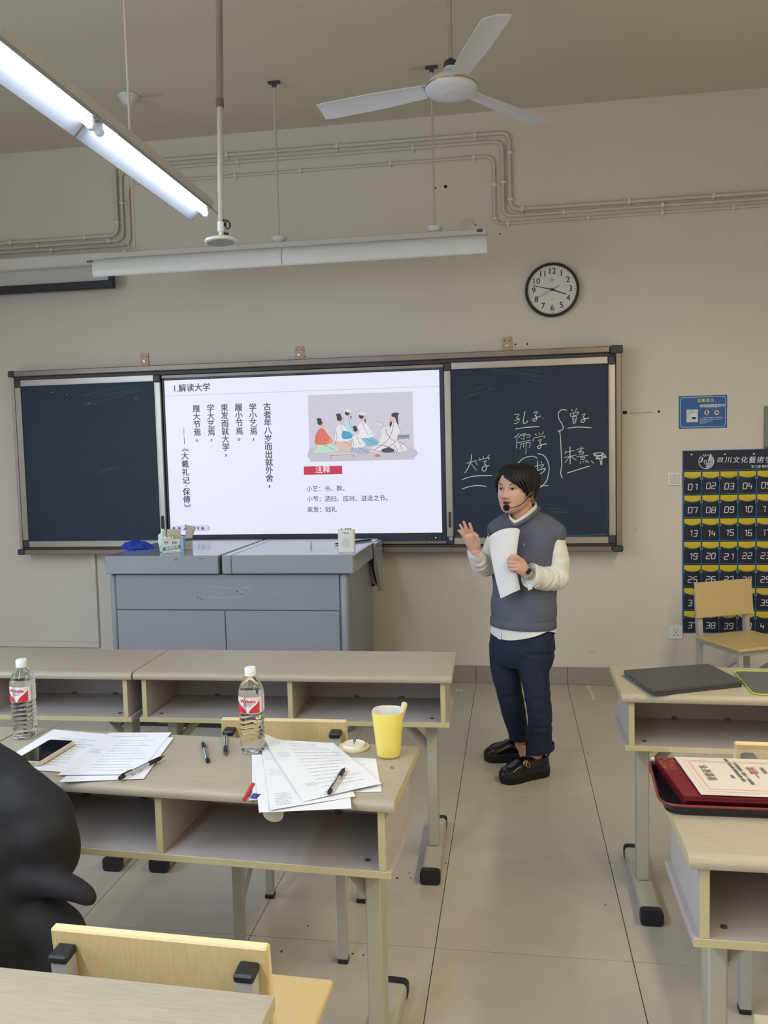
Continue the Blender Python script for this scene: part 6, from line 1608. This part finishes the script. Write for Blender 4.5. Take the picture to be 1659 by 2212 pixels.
# vest
vm = MB()
loft(vm, torso_rings(VROWS+[(1337, 1061, 1199, .119)], .002), caps=True)
for a_, b_, r0, r1 in (((1128, 1128, -1.50), (1092, 1133, -1.475), .052, .052), ((1092, 1133, -1.475), (1074, 1144, -1.462), .052, .050), ((1145, 1124, -1.50), (1180, 1138, -1.535), .056, .056), ((1180, 1138, -1.535), (1199, 1152, -1.552), .056, .054)):
    limb(vm, [W(*a_), W(*b_)], [r0, r1], 20)
vr = remesh(vm, .0045, 6, .5)
VN = np.array(vr.V); cc = np.array(bc)
d = VN-cc; rr = np.sqrt(d[:, 0]**2+d[:, 1]**2); z = VN[:, 2]
amp = .0040*np.exp(-((z-.83)/.10)**2)+.003*np.exp(-((z-1.02)/.06)**2)
s_ = np.sin(38*z+3*d[:, 0]*9+np.sin(d[:, 0]*22))*amp
VN[:, :2] += d[:, :2]/np.maximum(rr, .01)[:, None]*s_[:, None]
vr.V = [tuple(v) for v in VN]
# the neck opening: drop what lies inside the collar line
CLn = np.array([p_[:] for p_ in CL]); ang_ = np.arctan2(CLn[:, 1]+1.525, CLn[:, 0]-.288); rad_ = np.hypot(CLn[:, 0]-.288, CLn[:, 1]+1.525)
o_ = np.argsort(ang_); ang_, rad_, zc_ = ang_[o_], rad_[o_], CLn[o_, 2]
a_ = np.arctan2(VN[:, 1]+1.525, VN[:, 0]-.288); r_ = np.hypot(VN[:, 0]-.288, VN[:, 1]+1.525)
ins_ = (r_ < np.interp(a_, ang_, rad_, period=2*math.pi)-.002) & (VN[:, 2] > np.interp(a_, ang_, zc_, period=2*math.pi)-.014)
vr.F = [f for f in vr.F if not all(ins_[i] for i in f)]; vr.I = [0]*len(vr.F)
vest = obj('knit_vest', vr, M_vest, person, 180, world=True)
# ribbed hem, neckline and armhole bands
hb = MB(); n = 220; V = []; F = []
for (g, dz) in ((-.002, -.031), (.004, -.031), (.0062, -.028), (.0058, -.010), (.0050, .004), (.0015, .009)):
    for j in range(n):
        a = 2*math.pi*j/n; rib = .0008*math.cos(110*a) if g > 0 else 0
        V.append((bc+AX*((ba+g+rib)*math.cos(a))+AY*((bb_+g+rib)*math.sin(a))+Vector((0, 0, dz+.004)))[:])
for i in range(5):
    for j in range(n): F.append((i*n+j, i*n+(j+1) % n, (i+1)*n+(j+1) % n, (i+1)*n+j))
obj('ribbed_hem', hb.add(V, F), M_vest, vest, 60, world=True)
nk = [Vector(p) for p in CL]; ctr_ = Vector((.288, -1.525, 0))
nk2 = []
for p in nk:
    o_ = p-ctr_; o_.z = 0; nk2.append(p+o_.normalized()*.011+Vector((0, 0, -.016)))
obj('neckline_band', MB().tube(nk2, .0085, 10, closed=True), M_vest, vest, 60, world=True)
def armband(c, ax, rx, rz, t):
    c, ax = Vector(c), Vector(ax).normalized(); u = Vector((0, 0, 1)); u = (u-ax*u.dot(ax)).normalized(); v = ax.cross(u)
    return MB().tube([c+u*(rx*math.cos(a))+v*(rz*math.sin(a)) for a in np.linspace(0, 6.283, 33)[:-1]], t, 8, closed=True)
obj('armhole_band', armband(W(1195, 1172, -1.553), (.82, -.25, -.42), .074, .060, .0065), M_vest, vest, 60, world=True)
obj('armhole_band', armband(W(1068, 1162, -1.46), (-.86, .3, -.34), .064, .056, .006), M_vest, vest, 60, world=True)
lg = MB()
for px, py in ((1132, 1177),): 
    q = W(px, py, -1.6265); lg.box(q.x-.0035, q.x+.0055, q.y-.001, q.y+.002, q.z-.006, q.z+.006, .0008)
obj('chest_emblem', lg, mat('emblem_grey', (132, 136, 144), .7), vest, world=True)

# jeans
jm = MB()
loft(jm, torso_rings([(1340, 1066, 1194, .100), (1362, 1061, 1196, .108), (1390, 1057, 1198, .112), (1415, 1057, 1196, .108), (1436, 1062, 1190, .090)]))
JL = {'far': [((1090, 1392, -1.465), .076), ((1090, 1440, -1.465), .070), ((1099, 1490, -1.475), .0625), ((1110, 1540, -1.45), .059), ((1118, 1575, -1.42), .050), ((1120, 1592, -1.405), .047)],
      'near': [((1157, 1392, -1.55), .080), ((1154, 1445, -1.565), .072), ((1159, 1490, -1.585), .063), ((1165, 1540, -1.59), .058), ((1166, 1590, -1.587), .057), ((1167, 1614, -1.585), .060)]}
for k_ in JL: limb(jm, [W(*p) for p, r in JL[k_]], [r for p, r in JL[k_]], 28, 4, round1=False)
jr = remesh(jm, .0045, 3, .5)
VN = np.array(jr.V)
VN = folds(VN, W(1156, 1450, -1.57), W(1163, 1560, -1.59), .0016, 16, .085, .7)
VN = folds(VN, W(1163, 1530, -1.59), W(1166, 1600, -1.587), .0018, 15, .08, 2.0)
VN = folds(VN, W(1094, 1450, -1.465), W(1108, 1540, -1.45), .0016, 15, .08, 1.6)
VN = folds(VN, W(1156, 1375, -1.55), W(1154, 1440, -1.56), .0020, 14, .1, 2.6)
jr.V = [tuple(v) for v in VN]
jeans = obj('jeans', jr, M_jean, person, 180, world=True)
def jcuff(c, r, h, tiltv):
    m = MB(); n = 40; V = []; F = []
    for (rr, t) in ((.93, .0), (1.03, -.002), (1.08, .004), (1.08, h-.004), (1.03, h), (.98, h)):
        for j in range(n):
            a = 2*math.pi*j/n; x, y = r*rr*math.cos(a), r*rr*math.sin(a)*.92
            V.append((c[0]+x, c[1]+y, c[2]+t+tiltv*x/r))
    for i in range(5):
        for j in range(n): F.append((i*n+j, i*n+(j+1) % n, (i+1)*n+(j+1) % n, (i+1)*n+j))
    return obj('rolled_cuff', m.add(V, F), M_jean, jeans, 60, world=True)
jcuff(W(1168, 1622, -1.585), .0605, .030, .012); jcuff(W(1120, 1597, -1.402), .0435, .026, -.002)
obj('seam', MB().tube(catmull([W(1180, 1385, -1.655), W(1184, 1440, -1.625), W(1180, 1500, -1.63), W(1185, 1600, -1.635)], 6), .0012, 5), mat('seam_dark', (20, 26, 44), .9), jeans, world=True)

# loafers
def shoe(heel, toe, buckle):
    heel, toe = Vector(heel), Vector(toe); ex = (toe-heel).normalized(); L = (toe-heel).length; ey = Vector((-ex.y, ex.x, 0))
    Mx = Matrix(((ex.x, ey.x, 0, heel.x), (ex.y, ey.y, 0, heel.y), (0, 0, 1, 0), (0, 0, 0, 1)))
    o = obj('shoe', MB().grid(lambda u, v: upper(u, v, L), 40, 28, Mx), M_shoe, person, 60, world=True)
    out = [(sole_w(t)[0]*1.0, t) for t in np.linspace(0, 1, 24)]
    poly = [(t*L, w_) for w_, t in out]+[(t*L, -w_) for w_, t in out[::-1]][1:-1]
    sl = MB(); n = len(poly); V = []; F = []
    for (g, z) in ((.96, .0), (1.0, .006), (1.03, .012), (1.0, .017), (1.04, .021), (1.04, .040), (1.0, .044), (.9, .046)):
        for x, y in poly:
            cx_ = L*.5; V.append(tuple(Mx @ Vector((cx_+(x-cx_)*(1+(g-1)*.5), y*g, z+.010*max(0, x/L-.8)*0))))
    for i in range(7):
        for j in range(n): F.append((i*n+j, i*n+(j+1) % n, (i+1)*n+(j+1) % n, (i+1)*n+j))
    F.append(tuple(range(n))[::-1]); F.append(tuple(7*n+j for j in range(n)))
    sl.add(V, F); obj('sole', sl, M_sole, o, 50, world=True)
    up_ = lambda x, y: Vector(upper(.5+y, x, L))
    # moccasin seam round the toe, strap over the instep
    sm = [Mx @ (Vector(upper(.5+.24*math.cos(a)*(1 if True else 1), .60+.27*math.sin(a), L))+Vector((0, 0, .0015))) for a in np.linspace(-.2, math.pi+.2, 24)]
    obj('toe_seam', MB().tube(sm, .0026, 6), M_shoe, o, 60, world=True)
    st = MB().grid(lambda u, v: tuple(Vector(upper(.08+.84*u, .50+.085*v, L, .0035))), 30, 4, Mx)
    obj('strap', st, M_shoe, o, 60, world=True)
    rimp = [Mx @ Vector((L*(.20+.205*math.cos(a)), .034*math.sin(a), .098+.006*math.cos(2*a)-.012*math.cos(a))) for a in np.linspace(0, 6.283, 29)[:-1]]
    obj('collar_rim', MB().tube(rimp, .0045, 8, closed=True), M_shoe, o, 60, world=True)
    if buckle:
        pts = []
        for t in np.linspace(0, 1, 25):
            a = t*2*math.pi; dx = .021*math.sin(a); dy = .034*(t-.5)*0+.040*math.cos(a*.5)*1.0
            pts.append((.545+dx/L*1.0, dy))
        P = []
        for fx, fy in [(.575, .30), (.60, .255), (.59, .20), (.555, .185), (.53, .215), (.545, .255), (.555, .30), (.535, .345), (.50, .355), (.485, .31), (.505, .275), (.53, .25)]:
            P.append(Mx @ (Vector(upper(.5+fy*buckle, fx, L, .007))))
        obj('gold_buckle', MB().tube(catmull(P, 3), .0024, 8), M_gold, o, 60, world=True)
    return o
def sole_w(t):
    w_ = np.interp(t, [0, .04, .12, .3, .45, .62, .78, .9, .97, 1], [.006, .024, .035, .036, .037, .045, .049, .042, .024, .004]); return (w_,)
def upper(u, v, L, off=0.0):
    """u across (0..1), v from heel (0) to toe (1)"""
    x = v*L; w_ = sole_w(min(max(v, .005), .995))[0]*.97+off
    h = np.interp(v, [0, .03, .12, .25, .38, .48, .6, .75, .88, .96, 1], [.060, .092, .104, .098, .100, .104, .094, .080, .068, .056, .046])-.040+off
    a = math.pi*u; e = 2.6
    c, s_ = math.cos(a), math.sin(a); f = (abs(c)**e+abs(s_)**e)**(-1/e)
    return (x, -w_*c*f*1.0, .040+h*s_*f)
s1 = shoe((.412, -1.552, 0), (.183, -1.685, 0), 1)
s2 = shoe((.345, -1.372, 0), (.100, -1.400, 0), 0)
# wrist watch
wc = W(1141.5, 1235, -1.703); wd = (W(1120, 1220, -1.70)-W(1146, 1243, -1.68)).normalized()
wt = obj('wrist_watch', armband(W(1141, 1239.5, -1.684), wd, .0265, .0225, .006), mat('watch_band', (150, 152, 156), .4), person, 60, world=True)
fM = frame(tuple(wc+Vector((.0, -.004, .002))), tuple(wd), (0, 0, 1))
zv = fM.to_3x3() @ Vector((0, 0, 1))
if zv.y > 0: fM = frame(tuple(wc+Vector((.0, -.004, .002))), tuple(-wd), (0, 0, 1))
obj('watch_case', MB().prism(rrect(.022, .034, .007), lambda u, v, t: tuple(fM @ Vector((u, v, t))), -.003, .004), mat('watch_case', (168, 170, 174), .3, metal=.8), wt, 40, world=True)
obj('watch_glass', MB().prism(rrect(.018, .029, .005), lambda u, v, t: tuple(fM @ Vector((u, v, t))), .004, .0052), mat('phone_glass', (12, 13, 16), .06), wt, world=True)

# papers in her hand
top = catmull([(1055.3, 1160.5, 0), (1068, 1151, 0), (1085, 1143.5, 0), (1105, 1140.5, 0), (1118, 1141.5, 0), (1123.2, 1146, 0)], 4)
bot = catmull([(1081.5, 1293, 0), (1093, 1287.5, 0), (1103, 1282.5, 0), (1112, 1278.5, 0), (1119, 1275.5, 0), (1123.8, 1273, 0)], 4)
def held(u, v, dy=0.0):
    i = u*(len(top)-1); a = min(int(i), len(top)-2); t = i-a
    A = top[a]*(1-t)+top[a+1]*t; B = bot[a]*(1-t)+bot[a+1]*t
    P = A*(1-v)+B*v; bow = -7*math.sin(math.pi*v)*(u**2)-3*math.sin(math.pi*v)*(1-u)
    y = -1.668-.016*math.sin(math.pi*u)-.004*v+dy
    return tuple(W(P[0]+bow, P[1], y))
hp2 = thing('paper_sheets', 'folded white sheets held in the left hand of the woman', 'paper', held(.5, 1))
obj('front_sheet', MB().grid(held, 20, 24), M_paper, hp2, 180, world=True)
obj('back_sheet', MB().grid(lambda u, v: held(.02+.96*u, .005+.985*v, .005), 16, 20), M_paper, hp2, 180, world=True)
obj('curled_edge', MB().tube(catmull([W(1111, 1240, -1.682), W(1112.5, 1258, -1.684), W(1114, 1272.5, -1.684)], 5), .0055, 8, up=(0, -1, 0), flat=1.3), M_paper, hp2, 60, world=True)
obj('curled_flap', MB().grid(lambda u, v: tuple(W(1111+6*u+2.5*v, 1238+35*v-1.5*u, -1.683-.004*math.sin(math.pi*u))), 6, 8), M_paper, hp2, 180, world=True)

# ------------------------------------------------------------------ the seated person in black
p2 = thing('person', 'person in a black jacket seated with back to the camera, cut by the left edge', 'person', (-.93, -3.95, 0))
M_jack = mat('jacket_black', (26, 26, 30), .8, var=.1, vscale=20, bump=.2, bscale=150)
M_trou = mat('trousers_black', (24, 24, 28), .85)
OX = -.05
def seated(mb, g):
    E3 = ((1, 0, 0), (0, 1, 0))
    loft(mb, [((x+OX, y, z), *E3, rx+g, ry+g) for x, y, z, rx, ry in ((-.880, -3.95, .44, .20, .14), (-.880, -3.955, .52, .235, .150), (-.885, -3.965, .62, .225, .140), (-.89, -3.96, .74, .212, .128), (-.895, -3.945, .80, .222, .122), (-.90, -3.925, .850, .226, .112), (-.905, -3.91, .900, .192, .092), (-.905, -3.90, .943, .105, .074), (-.905, -3.90, 1.0, .060, .060))], 36, 3)
    for s_ in (-1, 1):
        limb(mb, [(-.90+OX+s_*.180, -3.925, .848), (-.90+OX+s_*.236, -3.94, .805), (-.90+OX+s_*.246, -3.94, .74), (-.90+OX+s_*.20, -3.90, .67), (-.94+OX+s_*.14, -3.78, .605), (-.965+OX+s_*.09, -3.68, .585)], [.060+g, .064+g, .058+g, .050+g, .042+g, .034+g], 18)
bm2 = MB(); seated(bm2, -.012)
limb(bm2, [(-.905+OX, -3.90, .97), (-.925+OX, -3.885, 1.03), (-.945+OX, -3.87, 1.09)], [.060, .056, .056], 16)
H2 = Vector((-.945+OX, -3.86, 1.112))
V = []; F = []
for z in zs_[::2]:
    for j in range(0, NT, 2):
        x, y, zz = hsurf(2*math.pi*j/NT, z); V.append((H2.x-x, H2.y+y, H2.z+zz))
n_ = NT//2; m_ = len(zs_[::2])
for i in range(m_-1):
    for j in range(n_): F.append((i*n_+j, (i+1)*n_+j, (i+1)*n_+(j+1) % n_, i*n_+(j+1) % n_))
F.append(tuple(range(n_))); F.append(tuple((m_-1)*n_+j for j in range(n_))[::-1])
bm2.add(V, F)
for s_ in (-1, 1):
    limb(bm2, [(-.90+OX+s_*.085, -3.93, .51), (-1.06+OX+s_*.10, -3.55, .50), (-1.07+OX+s_*.10, -3.50, .44), (-1.07+OX+s_*.10, -3.52, .08), (-1.07+OX+s_*.10, -3.44, .045), (-1.07+OX+s_*.10, -3.36, .035)], [.075, .06, .056, .038, .032, .026], 16)
    hb_ = Vector((-.965+OX+s_*.08, -3.655, .580))
    loft(bm2, [(tuple(hb_+Vector((-s_*.003*k, .018*k, -.002*k))), (1, 0, 0), (0, 0, 1), (.024, .034, .036, .03)[k], (.018, .015, .013, .010)[k]) for k in range(4)], 16, 3)
    for f_ in range(4):
        x0_ = hb_.x-.024+.016*f_; limb(bm2, [(x0_, hb_.y+.05, .577), (x0_, hb_.y+.078, .570), (x0_, hb_.y+.100, .556)], [.0085, .008, .0065], 10)
    limb(bm2, [(hb_.x-s_*.028, hb_.y+.015, .577), (hb_.x-s_*.044, hb_.y+.045, .572), (hb_.x-s_*.046, hb_.y+.07, .566)], [.011, .009, .0075], 10)
obj('body', remesh(bm2, .006, 2, .4), M_skin, p2, 180, world=True)
jk = MB(); seated(jk, .004)
# jacket hem fold standing off at the side
limb(jk, [(-.80, -3.97, .70), (-.70, -3.985, .702), (-.625, -3.99, .692), (-.594, -3.99, .680)], [.06, .036, .029, .024], 16, flat=.9)
limb(jk, [(-.76, -3.97, .62), (-.675, -3.975, .585), (-.668, -3.97, .50)], [.06, .058, .058], 16)
jr2 = remesh(jk, .007, 16, .6); VN = np.array(jr2.V)
VN += .0035*np.stack([np.sin(31*VN[:, 2]+17*VN[:, 0]+4*np.sin(19*VN[:, 1])), np.sin(27*VN[:, 2]-23*VN[:, 0]+2*np.sin(23*VN[:, 2])), np.sin(29*VN[:, 0]+13*VN[:, 2])*.4], 1)
jr2.V = [tuple(v) for v in VN]
jk_o = obj('jacket', jr2, M_jack, p2, 180, world=True)
tr_ = MB()
for s_ in (-1, 1): limb(tr_, [(-.90+OX+s_*.085, -3.93, .51), (-1.06+OX+s_*.10, -3.56, .50), (-1.07+OX+s_*.10, -3.50, .45), (-1.07+OX+s_*.10, -3.52, .10)], [.085, .072, .068, .052], 18)
obj('trousers', remesh(tr_, .008, 2), M_trou, p2, 180, world=True)
for s_ in (-1, 1):
    sm = MB(); limb(sm, [(-1.07+OX+s_*.10, -3.54, .045), (-1.07+OX+s_*.10, -3.44, .042), (-1.07+OX+s_*.10, -3.34, .036)], [.042, .042, .034], 16)
    sm.V = [(x, y, max(z, .002)) for x, y, z in sm.V]; obj('shoe', sm, M_sole, p2, 60, world=True)
hh = MB()
V = []; F = []
for i, v in enumerate(np.linspace(0, 1, 20)):
    for j in range(60):
        deg = -180+6*j; zl = .05 if abs(deg) < 60 else (-.02 if abs(deg) < 95 else -.09)
        z = .104+(zl-.104)*v; x, y, zz = hsurf(R_(deg), z, .014*(1 if v < .97 else .1), False); V.append((H2.x-x, H2.y+y, H2.z+zz+.012*(1-v)))
for i in range(19):
    for j in range(60): F.append((i*60+j, (i+1)*60+j, (i+1)*60+(j+1) % 60, i*60+(j+1) % 60))
F.append(tuple(range(60))); hh.add(V, F)
obj('hair', hh, M_hair, p2, 180, world=True)
